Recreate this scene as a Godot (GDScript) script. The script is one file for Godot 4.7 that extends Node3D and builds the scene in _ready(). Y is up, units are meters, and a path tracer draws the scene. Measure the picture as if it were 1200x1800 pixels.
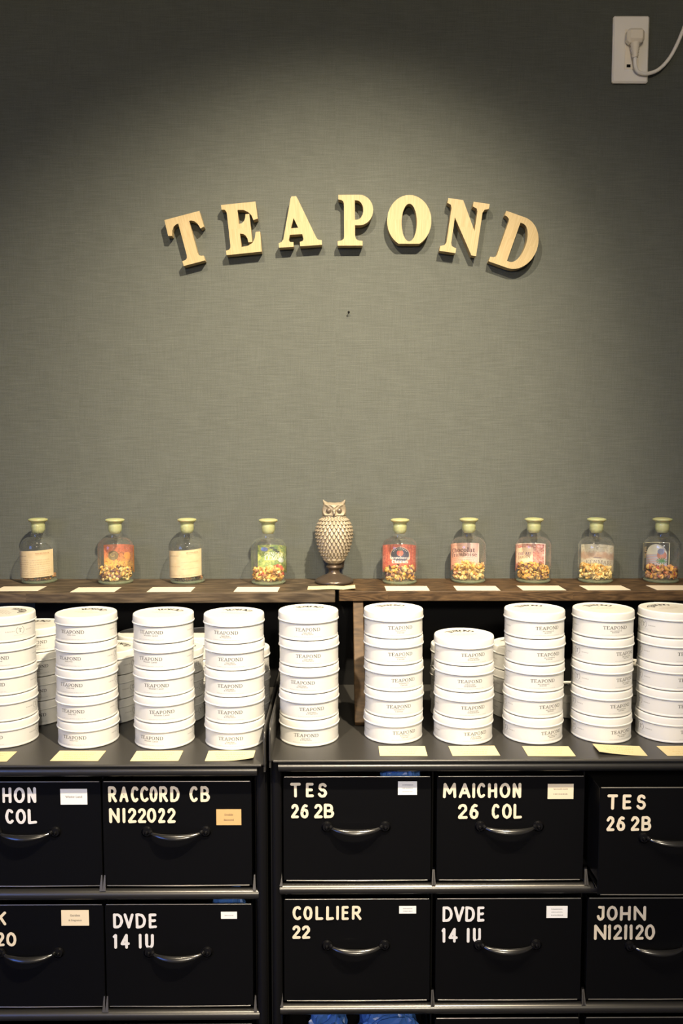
extends Node3D

# ------------------------------------------------------------------ camera and light: tune here
const EYE := Vector3(0.0, 1.30, 1.424)
const LAMP_AT := [Vector3(-0.40, 2.60, 1.25), Vector3(0.42, 2.60, 1.25)]
const LAMP_AIM := [Vector3(0.24, 1.08, 0.0), Vector3(-0.18, 1.08, 0.0)]
const LAMP_ENERGY := [3.9, 9.9]
const FRONT_AT := Vector3(0.25, 2.00, 2.80)   # a shop lamp behind the viewer, aimed at the cabinets
const FRONT_AIM := Vector3(0.0, 0.76, 0.35)
const FRONT_ENERGY := 2.3
const FILL_AT := Vector3(-0.12, 1.98, 2.95)  # unseen globe added to lift the ambient light
const FILL_ENERGY := 2.1
const LAMP_COLOR := Color(1.0, 0.925, 0.80)
const LAMP_CONE := 25.5
const SKY_GAIN := 2.6
const EXPOSURE := 1.0

const TOP := 0.897          # right cabinet's top
const SHELF := 1.078        # shelf's top
const TIN := 0.0371         # height of one stacked tin

var rng := RandomNumberGenerator.new()
var fonts := {}
var M := {}

# ------------------------------------------------------------------ mesh builder
class MB:
	var v := PackedVector3Array()
	var n := PackedVector3Array()
	var t := PackedVector2Array()
	var c := PackedColorArray()
	var i := PackedInt32Array()
	var tint := Color.WHITE

	func vert(p: Vector3, nn: Vector3, uv := Vector2.ZERO) -> int:
		v.append(p); n.append(nn); t.append(uv); c.append(tint)
		return v.size() - 1

	func tri(a: int, b: int, d: int) -> void:
		var f := (v[b] - v[a]).cross(v[d] - v[a])
		if f.dot(n[a] + n[b] + n[d]) > 0.0:
			i.append_array(PackedInt32Array([a, d, b]))
		else:
			i.append_array(PackedInt32Array([a, b, d]))

	func quad(a: int, b: int, d: int, e: int) -> void:
		tri(a, b, d); tri(a, d, e)

	func face(ps: Array, nn: Vector3, uvs: Array = []) -> void:
		var k := []
		for j in ps.size():
			k.append(vert(ps[j], nn, uvs[j] if uvs.size() else Vector2.ZERO))
		for j in range(1, ps.size() - 1):
			tri(k[0], k[j], k[j + 1])

	func flat(ps: Array, inside: Vector3) -> void:      # a face whose normal points away from «inside»
		var nn := Vector3.ZERO
		for j in range(1, ps.size() - 1):
			nn += (ps[j] - ps[0]).cross(ps[j + 1] - ps[0])
		nn = nn.normalized()
		if nn.dot(ps[0] - inside) < 0.0:
			nn = -nn
		face(ps, nn)

	func box(at: Vector3, size: Vector3, bevel := 0.0, basis := Basis()) -> void:
		var h := size / 2.0
		var b := minf(bevel, minf(h.x, minf(h.y, h.z)) * 0.9)
		var corner := func(sx, sy, sz, ax) -> Vector3:   # the corner's point on the face across axis ax
			var q := Vector3(sx * h.x, sy * h.y, sz * h.z)
			for k in 3:
				if k != ax:
					q[k] -= b * [sx, sy, sz][k]
			return at + basis * q
		for ax in 3:
			for s in [-1, 1]:
				var ps := []
				for q in [[-1, -1], [1, -1], [1, 1], [-1, 1]]:
					var g := [0, 0, 0]
					g[ax] = s; g[(ax + 1) % 3] = q[0]; g[(ax + 2) % 3] = q[1]
					ps.append(corner.call(g[0], g[1], g[2], ax))
				flat(ps, at)
		if b <= 0.0:
			return
		for ax in 3:                                     # edges along ax
			for s1 in [-1, 1]:
				for s2 in [-1, 1]:
					var ps := []
					for q in [[-1, 1], [1, 1], [1, 2], [-1, 2]]:
						var g := [0, 0, 0]
						g[ax] = q[0]; g[(ax + 1) % 3] = s1; g[(ax + 2) % 3] = s2
						ps.append(corner.call(g[0], g[1], g[2], (ax + q[1]) % 3))
					flat(ps, at)
		for sx in [-1, 1]:
			for sy in [-1, 1]:
				for sz in [-1, 1]:
					flat([corner.call(sx, sy, sz, 0), corner.call(sx, sy, sz, 1), corner.call(sx, sy, sz, 2)], at)

	# a turned shape: profile of (radius, height) from the bottom outside upwards; sharp where it bends by more than 40 degrees
	func lathe(pr: Array, segs: int, at := Vector3.ZERO, uv_h := Vector2.ZERO, sz := 1.0) -> void:
		var m := pr.size() - 1
		var sn := []
		for k in m:
			var d: Vector2 = pr[k + 1] - pr[k]
			sn.append(Vector2(d.y, -d.x).normalized())
		for k in m:
			var a: Vector2 = sn[k]
			var b: Vector2 = sn[k]
			if k > 0 and sn[k - 1].dot(sn[k]) > 0.72:
				a = (sn[k - 1] + sn[k]).normalized()
			if k < m - 1 and sn[k + 1].dot(sn[k]) > 0.72:
				b = (sn[k + 1] + sn[k]).normalized()
			var lo := []
			var hi := []
			for s in segs + 1:
				var w := TAU * s / segs
				var d := Vector3(sin(w), 0, cos(w) * sz)
				var q := Vector3(sin(w), 0, cos(w) / sz)
				var u := float(s) / segs
				var v0 := 0.0
				var v1 := 0.0
				if uv_h.y > uv_h.x:
					v0 = 1.0 - (pr[k].y - uv_h.x) / (uv_h.y - uv_h.x)
					v1 = 1.0 - (pr[k + 1].y - uv_h.x) / (uv_h.y - uv_h.x)
				lo.append(vert(at + d * pr[k].x + Vector3.UP * pr[k].y, (q * a.x + Vector3.UP * a.y).normalized(), Vector2(u, v0)))
				hi.append(vert(at + d * pr[k + 1].x + Vector3.UP * pr[k + 1].y, (q * b.x + Vector3.UP * b.y).normalized(), Vector2(u, v1)))
			for s in segs:
				quad(lo[s], lo[s + 1], hi[s + 1], hi[s])

	# a round bar along a path; radii per point; squash flattens it across «flat_axis»
	func tube(ps: Array, rad: Array, segs := 10, squash := 1.0, flat_axis := Vector3.ZERO) -> void:
		var rings := []
		var up := Vector3(0.013, 1, 0.021).normalized()
		for k in ps.size():
			var d: Vector3 = (ps[mini(k + 1, ps.size() - 1)] - ps[maxi(k - 1, 0)]).normalized()
			if absf(d.dot(up)) > 0.95:
				up = Vector3(1, 0.02, 0.01).normalized()
			if flat_axis != Vector3.ZERO:
				up = flat_axis
			var x := d.cross(up).normalized()
			var y := x.cross(d).normalized()
			if flat_axis == Vector3.ZERO:
				up = y
			var ring := []
			for s in segs:
				var w := TAU * s / segs
				var o: Vector3 = x * cos(w) + y * sin(w) * squash
				var nn: Vector3 = (x * cos(w) + y * sin(w) / squash).normalized()
				ring.append(vert(ps[k] + o * rad[k], nn))
			rings.append(ring)
		for k in ps.size() - 1:
			for s in segs:
				quad(rings[k][s], rings[k][(s + 1) % segs], rings[k + 1][(s + 1) % segs], rings[k + 1][s])
		for e in [0, ps.size() - 1]:
			var d: Vector3 = (ps[1] - ps[0]) if e == 0 else (ps[e - 1] - ps[e])
			var cap := []
			for s in segs:
				cap.append(v[rings[e][s]])
			face(cap, -d.normalized())

	func mesh(mat: Material) -> ArrayMesh:
		var a := []
		a.resize(Mesh.ARRAY_MAX)
		a[Mesh.ARRAY_VERTEX] = v; a[Mesh.ARRAY_NORMAL] = n; a[Mesh.ARRAY_TEX_UV] = t; a[Mesh.ARRAY_COLOR] = c; a[Mesh.ARRAY_INDEX] = i
		var me := ArrayMesh.new()
		me.add_surface_from_arrays(Mesh.PRIMITIVE_TRIANGLES, a)
		me.surface_set_material(0, mat)
		return me

# ------------------------------------------------------------------ nodes
var used := {}
func numbered(called: String) -> String:
	var k: int = used.get(called, 0)
	used[called] = k + 1
	return called if k == 0 else "%s_%03d" % [called, k]

func thing(called: String, label: String, category: String, at := Vector3.ZERO, group := "") -> Node3D:
	var o := Node3D.new()
	o.name = numbered(called)
	add_child(o, true)
	o.position = at
	tag(o, label, category, group)
	return o

func tag(o: Node3D, label: String, category: String, group := "", kind := "") -> void:
	if label: o.set_meta("label", label)
	if category: o.set_meta("category", category)
	if group: o.set_meta("group", group)
	if kind: o.set_meta("kind", kind)

func part(called: String, mesh: Mesh, parent: Node3D, at := Vector3.ZERO) -> MeshInstance3D:
	var o := MeshInstance3D.new()
	o.name = numbered(called) if parent == self else called
	o.mesh = mesh
	parent.add_child(o, true)
	o.position = at
	return o

func two(me: ArrayMesh, more: MB, m: Material) -> ArrayMesh:      # adds a second material to a mesh
	var a := []
	a.resize(Mesh.ARRAY_MAX)
	a[Mesh.ARRAY_VERTEX] = more.v; a[Mesh.ARRAY_NORMAL] = more.n; a[Mesh.ARRAY_TEX_UV] = more.t; a[Mesh.ARRAY_INDEX] = more.i
	me.add_surface_from_arrays(Mesh.PRIMITIVE_TRIANGLES, a)
	me.surface_set_material(me.get_surface_count() - 1, m)
	return me

func struct(called: String, mesh: Mesh, parent: Node3D = self) -> MeshInstance3D:
	var o := part(called, mesh, parent)
	if parent == self: o.set_meta("kind", "structure")
	return o

func mat(c: Color, rough := 0.6, metal := 0.0, spec := 0.5) -> StandardMaterial3D:
	var m := StandardMaterial3D.new()
	m.albedo_color = c.linear_to_srgb()
	m.roughness = rough; m.metallic = metal; m.metallic_specular = spec
	return m

func lin(r: float, g: float, b: float) -> Color:
	return Color(r, g, b)

# ------------------------------------------------------------------ textures
func font(face: String, weight: int) -> SystemFont:
	var key := face + str(weight)
	if not fonts.has(key):
		var f := SystemFont.new()
		f.font_names = PackedStringArray([face])
		f.font_weight = weight
		fonts[key] = f
	return fonts[key]

# prints a word into a picture; h is the height of its tallest glyph in pixels
func print_text(im: Image, s: String, at: Vector2, h: float, col: Color, face := "Droid Serif", weight := 400, wide := 1.0, turn := 0.0) -> void:
	var tm := TextMesh.new()
	tm.text = s; tm.font = font(face, weight); tm.font_size = 48; tm.pixel_size = 0.01; tm.depth = 0.0; tm.curve_step = 2.0
	var a := tm.get_mesh_arrays()
	var vs: PackedVector3Array = a[Mesh.ARRAY_VERTEX]
	if vs.is_empty():
		return
	var box := tm.get_aabb()
	var mid := box.get_center()
	var k := h / box.size.y
	var ps := PackedVector2Array()
	for p in vs:
		ps.append(at + Vector2((p.x - mid.x) * k * wide, (mid.y - p.y) * k).rotated(turn))
	fill_tris(im, ps, col)

func fill_tris(im: Image, ps: PackedVector2Array, col: Color) -> void:
	var lo := ps[0]
	var hi := ps[0]
	for p in ps:
		lo = lo.min(p); hi = hi.max(p)
	var x0 := maxi(0, int(floor(lo.x)))
	var y0 := maxi(0, int(floor(lo.y)))
	var w := mini(im.get_width(), int(ceil(hi.x)) + 1) - x0
	var hh := mini(im.get_height(), int(ceil(hi.y)) + 1) - y0
	if w <= 0 or hh <= 0:
		return
	var cov := PackedFloat32Array()
	cov.resize(w * hh)
	for k in range(0, ps.size() - 2, 3):
		var a := ps[k]
		var b := ps[k + 1]
		var d := ps[k + 2]
		var area := (b - a).cross(d - a)
		if absf(area) < 1e-7:
			continue
		var ay := maxi(0, int(floor(minf(a.y, minf(b.y, d.y)))) - y0)
		var by := mini(hh - 1, int(floor(maxf(a.y, maxf(b.y, d.y)))) - y0)
		var ax := maxi(0, int(floor(minf(a.x, minf(b.x, d.x)))) - x0)
		var bx := mini(w - 1, int(floor(maxf(a.x, maxf(b.x, d.x)))) - x0)
		for y in range(ay, by + 1):
			for x in range(ax, bx + 1):
				var hit := 0
				for sy in 3:
					for sx in 3:
						var p := Vector2(x0 + x + (sx + 0.5) / 3.0, y0 + y + (sy + 0.5) / 3.0)
						var u := (b - a).cross(p - a) / area
						var q := (d - b).cross(p - b) / area
						var r := (a - d).cross(p - d) / area
						if u >= 0.0 and q >= 0.0 and r >= 0.0:
							hit += 1
				cov[y * w + x] += hit / 9.0
	for y in hh:
		for x in w:
			var f := minf(cov[y * w + x], 1.0) * col.a
			if f > 0.0:
				im.set_pixel(x0 + x, y0 + y, im.get_pixel(x0 + x, y0 + y).lerp(Color(col, 1.0), f))

# rows of print too small to read
func small_print(im: Image, at: Vector2, w: float, h: float, col: Color) -> void:
	var x := at.x - w / 2.0
	while x < at.x + w / 2.0:
		var run := rng.randf_range(2.0, 6.0)
		for k in int(run):
			var px := int(x) + k
			var y0 := int(at.y - h / 2.0 + (0.0 if rng.randf() < 0.3 else h * 0.3))
			for y in range(y0, int(at.y + h / 2.0) + 1):
				if px >= 0 and px < im.get_width() and y >= 0 and y < im.get_height():
					im.set_pixel(px, y, im.get_pixel(px, y).lerp(Color(col, 1.0), col.a * rng.randf_range(0.3, 1.0)))
		x += run + 1.5

func disc(im: Image, at: Vector2, rx: float, ry: float, col: Color) -> void:
	for y in range(maxi(0, int(at.y - ry)), mini(im.get_height(), int(at.y + ry) + 1)):
		for x in range(maxi(0, int(at.x - rx)), mini(im.get_width(), int(at.x + rx) + 1)):
			var d := Vector2((x + 0.5 - at.x) / rx, (y + 0.5 - at.y) / ry).length()
			if d < 1.0:
				im.set_pixel(x, y, im.get_pixel(x, y).lerp(Color(col, 1.0), col.a * clampf((1.0 - d) * minf(rx, ry), 0.0, 1.0)))

func line(im: Image, a: Vector2, b: Vector2, w: float, col: Color) -> void:
	var steps := int(a.distance_to(b)) + 1
	for k in steps + 1:
		disc(im, a.lerp(b, float(k) / steps), w, w, col)

func tex(im: Image) -> ImageTexture:
	return ImageTexture.create_from_image(im)

func pic(im: Image, rough := 0.7) -> StandardMaterial3D:
	var m := StandardMaterial3D.new()
	m.albedo_texture = tex(im)
	m.roughness = rough
	m.texture_repeat = false
	return m

func noise(freq: float, sd: int, oct := 3) -> FastNoiseLite:
	var f := FastNoiseLite.new()
	f.noise_type = FastNoiseLite.TYPE_SIMPLEX_SMOOTH
	f.frequency = freq; f.seed = sd; f.fractal_octaves = oct
	return f

func wood(dark: Color, light: Color, w: int, h: int, sd: int, stretch := 14.0, ring := 0.05) -> Image:
	var im := Image.create(w, h, false, Image.FORMAT_RGB8)
	var a := noise(0.012, sd, 3)
	var b := noise(0.11, sd + 1, 3)
	var d := noise(0.5, sd + 2, 1)
	for y in h:
		for x in w:
			var u := x / stretch
			var g := a.get_noise_2d(u, y * 1.0) * 0.5 + 0.5
			g = 0.5 + 0.5 * sin((g * 18.0 + y * ring) * TAU * 0.5)
			var f := b.get_noise_2d(u, y * 1.0) * 0.5 + 0.5
			var s := d.get_noise_2d(u * 0.8, y * 1.0) * 0.5 + 0.5
			im.set_pixel(x, y, dark.lerp(light, clampf(g * 0.35 + f * 0.45 + s * 0.2, 0.0, 1.0)))
	return im

func make_materials() -> void:
	# wall covering: woven threads
	var im := Image.create(1024, 1024, false, Image.FORMAT_RGB8)
	var hm := Image.create(1024, 1024, false, Image.FORMAT_RGB8)
	var wx := noise(0.03, 11, 2)
	var wy := noise(0.03, 12, 2)
	var blot := noise(0.006, 13, 3)
	var jit := noise(0.25, 14, 1)
	for y in 1024:
		for x in 1024:
			var tx := 0.5 + 0.5 * sin(TAU * (x / 4.0 + wx.get_noise_2d(x * 0.3, y * 0.06) * 0.8))
			var ty := 0.5 + 0.5 * sin(TAU * (y / 4.0 + wy.get_noise_2d(x * 0.06, y * 0.3) * 0.8))
			var slub := wy.get_noise_2d(x * 0.25, y * 9.0) * 0.5 + wx.get_noise_2d(x * 9.0, y * 0.25) * 0.28
			var k := 1.0 + slub * 0.16 + jit.get_noise_2d(x, y) * 0.05 + blot.get_noise_2d(x, y) * 0.02
			im.set_pixel(x, y, Color(0.322 * k, 0.335 * k, 0.318 * k))
			var z := clampf(tx * 0.3 + ty * 0.45 + slub * 0.5, 0.0, 1.0)
			hm.set_pixel(x, y, Color(z, z, z))
	var m := StandardMaterial3D.new()
	m.albedo_texture = tex(im); m.roughness = 0.85; m.metallic_specular = 0.25
	m.heightmap_enabled = true; m.heightmap_texture = tex(hm); m.heightmap_scale = 0.03
	m.uv1_triplanar = true; m.uv1_world_triplanar = true; m.uv1_scale = Vector3.ONE * 2.2
	M.wall = m
	# dark stained shelf
	var sh := wood(Color(0.15, 0.125, 0.10), Color(0.42, 0.365, 0.29), 1024, 256, 31)
	m = StandardMaterial3D.new()
	m.albedo_texture = tex(sh); m.roughness = 0.5; m.metallic_specular = 0.35
	m.heightmap_enabled = true; m.heightmap_texture = m.albedo_texture; m.heightmap_scale = 0.04
	m.uv1_triplanar = true; m.uv1_scale = Vector3(2.0, 6.0, 2.0)
	M.shelf = m
	m = m.duplicate()
	m.uv1_scale = Vector3(3.3, 7.0, 3.3); m.uv1_offset = Vector3(0.37, 0.21, 0.6)
	m.albedo_color = Color(1.0, 0.91, 0.80)
	M.shelf_b = m
	# pale wood of the letters, grain upright
	var lw := wood(Color(0.565, 0.495, 0.35), Color(0.66, 0.595, 0.455), 512, 512, 47, 22.0, 0.02)
	lw.rotate_90(CLOCKWISE)
	m = StandardMaterial3D.new()
	m.albedo_texture = tex(lw); m.roughness = 0.5; m.metallic_specular = 0.4
	m.uv1_triplanar = true; m.uv1_scale = Vector3.ONE * 7.0
	M.letter = m
	M.tin = mat(lin(0.62, 0.62, 0.60), 0.34, 0.0, 0.4)
	M.black = mat(lin(0.003, 0.0031, 0.0036), 0.34, 0.0, 0.36)
	M.rail = mat(lin(0.135, 0.133, 0.128), 0.28, 0.9, 0.5)
	M.top = mat(lin(0.052, 0.050, 0.046), 0.36, 0.4, 0.5)
	M.handle = mat(lin(0.075, 0.075, 0.075), 0.22, 0.85, 0.5)
	M.edge = mat(lin(0.42, 0.41, 0.38), 0.3, 0.9, 0.5)  # brighter than the drawer sheet, to put edge highlights into the colour
	M.post = mat(lin(0.006, 0.006, 0.007), 0.3, 0.0, 0.4)
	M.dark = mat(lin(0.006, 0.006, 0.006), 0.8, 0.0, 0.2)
	M.worn = mat(lin(0.12, 0.115, 0.11), 0.4, 0.7)
	M.card = mat(lin(0.60, 0.525, 0.41), 0.8)
	M.cream = mat(lin(0.80, 0.71, 0.53), 0.6)
	M.white_paint = mat(lin(0.74, 0.73, 0.72), 0.6)
	M.plastic = mat(lin(0.84, 0.82, 0.77), 0.35)
	M.plug = mat(lin(0.84, 0.78, 0.66), 0.4)
	M.bronze = mat(lin(0.31, 0.26, 0.185), 0.5, 0.3)
	M.bronze_dark = mat(lin(0.09, 0.068, 0.05), 0.28, 0.5)
	M.bronze_eye = mat(lin(0.17, 0.135, 0.10), 0.25, 0.4)
	M.blue = mat(lin(0.05, 0.14, 0.42), 0.3)
	m = mat(lin(0.33, 0.35, 0.175), 0.35)
	m.subsurf_scatter_enabled = true; m.subsurf_scatter_strength = 0.15
	M.stopper = m
	m = mat(lin(0.75, 0.80, 0.68), 0.05, 0.0, 0.55)
	m.transparency = BaseMaterial3D.TRANSPARENCY_ALPHA
	m.albedo_color.a = 0.03
	M.glass = m
	m = mat(lin(0.30, 0.38, 0.24), 0.05)
	m.transparency = BaseMaterial3D.TRANSPARENCY_ALPHA
	m.albedo_color.a = 0.32
	M.glass_base = m
	m = mat(Color.WHITE, 0.6)
	m.vertex_color_use_as_albedo = true
	M.tea = m

# ------------------------------------------------------------------ paper, cards
# a sheet with thickness, w by d, lying flat with its middle at the origin; lift(u, v) raises it
func sheet(w: float, d: float, m: Material, lift: Callable, thick := 0.0004) -> ArrayMesh:
	var b := MB.new()
	var nx := 12
	var nz := 6
	for side in [1.0, -1.0]:
		var g := []
		for j in nz + 1:
			for k in nx + 1:
				var u := float(k) / nx
				var q := float(j) / nz
				var e := 0.01
				var dx: float = (lift.call(u + e, q) - lift.call(u - e, q)) / (2 * e * w)
				var dz: float = (lift.call(u, q + e) - lift.call(u, q - e)) / (2 * e * d)
				g.append(b.vert(Vector3((u - 0.5) * w, lift.call(u, q) + (thick if side > 0 else 0.0), (q - 0.5) * d), Vector3(-dx, 1, -dz).normalized() * side, Vector2(u, q)))
		for j in nz:
			for k in nx:
				b.quad(g[j * (nx + 1) + k], g[j * (nx + 1) + k + 1], g[(j + 1) * (nx + 1) + k + 1], g[(j + 1) * (nx + 1) + k])
	for k in nx:
		for q in [0.0, 1.0]:
			var a := Vector3((float(k) / nx - 0.5) * w, lift.call(float(k) / nx, q), (q - 0.5) * d)
			var c := Vector3((float(k + 1) / nx - 0.5) * w, lift.call(float(k + 1) / nx, q), (q - 0.5) * d)
			b.face([a, c, c + Vector3.UP * thick, a + Vector3.UP * thick], Vector3(0, 0, q * 2 - 1), [Vector2(0.5, q), Vector2(0.5, q), Vector2(0.5, q), Vector2(0.5, q)])
	for j in nz:
		for u in [0.0, 1.0]:
			var a := Vector3((u - 0.5) * w, lift.call(u, float(j) / nz), (float(j) / nz - 0.5) * d)
			var c := Vector3((u - 0.5) * w, lift.call(u, float(j + 1) / nz), (float(j + 1) / nz - 0.5) * d)
			b.face([a, c, c + Vector3.UP * thick, a + Vector3.UP * thick], Vector3(u * 2 - 1, 0, 0), [Vector2(u, 0.5), Vector2(u, 0.5), Vector2(u, 0.5), Vector2(u, 0.5)])
	return b.mesh(m)

# ------------------------------------------------------------------ wall letters
func ell(cx: float, cy: float, rx: float, ry: float, a0: float, a1: float, k: int) -> Array:
	var ps := []
	for j in k + 1:
		var w := deg_to_rad(lerpf(a0, a1, float(j) / k))
		ps.append(Vector2(cx + rx * cos(w), cy + ry * sin(w)))
	return ps

func V(a: Array) -> Array:
	var ps := []
	for k in range(0, a.size(), 2):
		ps.append(Vector2(a[k], a[k + 1]))
	return ps

func letter_shape(ch: String) -> Array:      # [outline, hole], 100 high
	match ch:
		"T":
			return [V([0,100, 75,100, 76,67, 68,65, 65,75, 60,82, 54,85.5, 49,86, 49,20, 50,14, 54,11, 60,10, 60,0, 14,0, 14,10, 21,11, 25,14, 26,20, 26,86, 21,85.5, 15,82, 10,75, 7,65, -1,67]), []]
		"E":
			return [V([0,100, 70,100, 71,66, 62,64, 59,74, 53,81, 44,86, 32,87, 32,59, 38,60, 43,64, 46,70, 47,77, 55,77, 55,21, 47,21, 46,29, 43,35, 38,39, 32,40, 32,13, 45,14, 55,19, 61,28, 64,40, 73,40, 72,0, 0,0, 0,9, 6,10, 9,13, 10,18, 10,82, 9,87, 6,90, 0,91]), []]
		"A":
			return [V([31,97, 33,100, 42,100, 44,97, 76,18, 79,12, 83,10, 88,9, 88,0, 43,0, 43,9, 49,10, 51,14, 49,24, 24,24, 21,14, 23,10, 30,9, 30,0, 0,0, 0,9, 6,11, 10,16]), V([34,57, 27,37, 42,37])]
		"P":
			return [V([0,0, 50,0, 50,9, 42,10, 37,13, 35,19, 35,40, 44,40]) + ell(44, 70, 28, 30, -86, 90, 14) + V([2,100, 2,91, 8,90, 12,87, 13,82, 13,18, 12,13, 7,10, 0,9]), V([35,89]) + ell(39, 70, 13, 19, 90, -90, 12) + V([35,51])]
		"O":
			return [ell(42, 52, 42, 48, -62, 242, 34), ell(42, 49, 14.5, 35, 0, 350, 28)]
		"N":
			return [V([2,100, 31,100, 61,46, 61,82, 59,88, 51,91, 51,100, 82,100, 82,91, 74,88, 71,82, 71,0, 62,0, 20,66, 20,18, 22,12, 31,9, 31,0, 0,0, 0,9, 8,12, 11,18, 11,82, 9,88, 2,91]), []]
		_:
			return [V([0,0, 38,0]) + ell(38, 50, 42, 50, -84, 84, 22) + V([38,100, 0,100, 0,91, 6,90, 10,87, 11,82, 11,18, 10,13, 6,10, 0,9]), V([33,88]) + ell(38, 50, 19, 38, 88, -88, 18) + V([33,12])]

func wall_letter(ch: String, at: Vector2, turn: float, size: Vector2, label: String) -> void:
	var sh := letter_shape(ch)
	var depth := 0.0165
	var rot := deg_to_rad(turn)
	var lo := Vector2.INF
	var hi := -Vector2.INF
	for p in sh[0]:
		var q: Vector2 = p.rotated(rot)
		lo = lo.min(q); hi = hi.max(q)
	var k := ((size.x / (hi.x - lo.x)) + (size.y / (hi.y - lo.y))) * 0.5
	var mid := ((lo + hi) * 0.5).rotated(-rot)
	var c := CSGCombiner3D.new()
	var a := CSGPolygon3D.new()
	var ps := PackedVector2Array()
	for p in sh[0]: ps.append((p - mid) * k)
	a.polygon = ps; a.depth = depth; a.material = M.letter
	a.name = "face"
	c.add_child(a)
	if sh[1].size():
		var b := CSGPolygon3D.new()
		var hs := PackedVector2Array()
		for p in sh[1]: hs.append((p - mid) * k)
		b.polygon = hs; b.depth = depth * 3.0; b.position.z = depth
		b.operation = CSGShape3D.OPERATION_SUBTRACTION; b.material = M.letter
		b.name = "counter"
		c.add_child(b)
	c.name = numbered("wall_letter")
	add_child(c, true)
	c.position = Vector3(at.x, at.y, depth + 0.0015)
	c.rotation.z = rot
	tag(c, label, "letter", "wooden letters of the arched wall sign")

# ------------------------------------------------------------------ painted lettering
func glyph(ch: String) -> Array:
	match ch:
		"A": return [V([0,0, 0.5,1, 1,0]), V([0.2,0.33, 0.8,0.33])]
		"B": return [V([0,0, 0,1]), V([0,1]) + ell(0.5, 0.76, 0.38, 0.24, 90, -90, 8) + V([0,0.52]), V([0.4,0.52]) + ell(0.55, 0.26, 0.45, 0.26, 90, -90, 8) + V([0,0])]
		"C": return [ell(0.55, 0.5, 0.55, 0.5, 48, 312, 14)]
		"D": return [V([0,0, 0,1]), V([0,1, 0.3,1]) + ell(0.35, 0.5, 0.65, 0.5, 85, -85, 12) + V([0.3,0, 0,0])]
		"E": return [V([0.95,1, 0,1, 0,0, 1,0.02]), V([0,0.52, 0.85,0.52])]
		"H": return [V([0,0, 0,1]), V([1,0, 1,1]), V([0,0.48, 1,0.48])]
		"I": return [V([0.5,0, 0.5,1])]
		"J": return [V([0.25,1, 1,0.97]), V([1,1, 1,0.3]) + ell(0.52, 0.28, 0.48, 0.28, 0, -170, 9)]
		"K": return [V([0,0, 0,1]), V([1,1, 0,0.42]), V([0.35,0.6, 1,0])]
		"L": return [V([0,1, 0,0, 1,0.04])]
		"M": return [V([0,0, 0.06,1, 0.5,0.3, 0.94,1, 1,0])]
		"N": return [V([0,0, 0,1, 1,0, 1,1])]
		"O", "0": return [ell(0.5, 0.5, 0.5, 0.5, 90, 450, 18)]
		"R": return [V([0,0, 0,1]), V([0,1]) + ell(0.5, 0.74, 0.42, 0.26, 90, -90, 8) + V([0,0.48]), V([0.4,0.48, 1,0])]
		"S": return [ell(0.52, 0.75, 0.45, 0.25, 25, 250, 9) + ell(0.48, 0.25, 0.5, 0.27, 75, -160, 9)]
		"T": return [V([0,1, 1,1]), V([0.5,1, 0.5,0])]
		"U": return [V([0,1, 0,0.3]) + ell(0.5, 0.3, 0.5, 0.3, 180, 360, 9) + V([1,0.3, 1,1])]
		"V": return [V([0,1, 0.5,0, 1,1])]
		"1": return [V([0.15,0.88, 0.6,1, 0.6,0])]
		"2": return [ell(0.5, 0.72, 0.46, 0.28, 165, -20, 9) + V([0.05,0.06, 0.05,0, 1,0.02])]
		"4": return [V([0.72,0, 0.72,1, 0,0.3, 1,0.3])]
		"6": return [V([0.85,0.95, 0.62,1, 0.3,0.85, 0.08,0.5, 0.02,0.28]) + ell(0.52, 0.3, 0.47, 0.3, 180, -180, 14)]
	return []

# rows of [word, top, bottom, edges of each glyph], measured from the drawer's top left corner in units of 1/256 of its width
func lettering(rows: Array, m: Material, s: Vector2, half := 0.0019) -> ArrayMesh:
	var b := MB.new()
	var z := 0.0
	for row in rows:
		var word: String = row[0]
		for k in word.length():
			var x0: float = row[3][k * 2] * s.x + half
			var x1: float = maxf(row[3][k * 2 + 1] * s.x - half, x0 + 0.0001)
			var y1: float = -row[1] * s.y - half
			var y0: float = -row[2] * s.y + half
			for st in glyph(word[k]):
				var ps := []
				for p in st:
					ps.append(Vector2(lerpf(x0, x1, p.x), lerpf(y0, y1, p.y)) + Vector2(rng.randf_range(-1, 1), rng.randf_range(-1, 1)) * 0.00018)
				for j in ps.size():
					var r := half * rng.randf_range(0.93, 1.07)
					var fan := []
					for w in 12:
						fan.append(Vector3(ps[j].x + r * cos(TAU * w / 12), ps[j].y + r * sin(TAU * w / 12), z))
					b.face(fan, Vector3(0, 0, 1))
					z = fmod(z + 0.000007, 0.0006)
					if j + 1 < ps.size():
						var d: Vector2 = (ps[j + 1] - ps[j]).normalized().orthogonal() * r
						b.face([Vector3(ps[j].x + d.x, ps[j].y + d.y, z), Vector3(ps[j + 1].x + d.x, ps[j + 1].y + d.y, z), Vector3(ps[j + 1].x - d.x, ps[j + 1].y - d.y, z), Vector3(ps[j].x - d.x, ps[j].y - d.y, z)], Vector3(0, 0, 1))
						z = fmod(z + 0.000007, 0.0006)
	return b.mesh(m)

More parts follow.
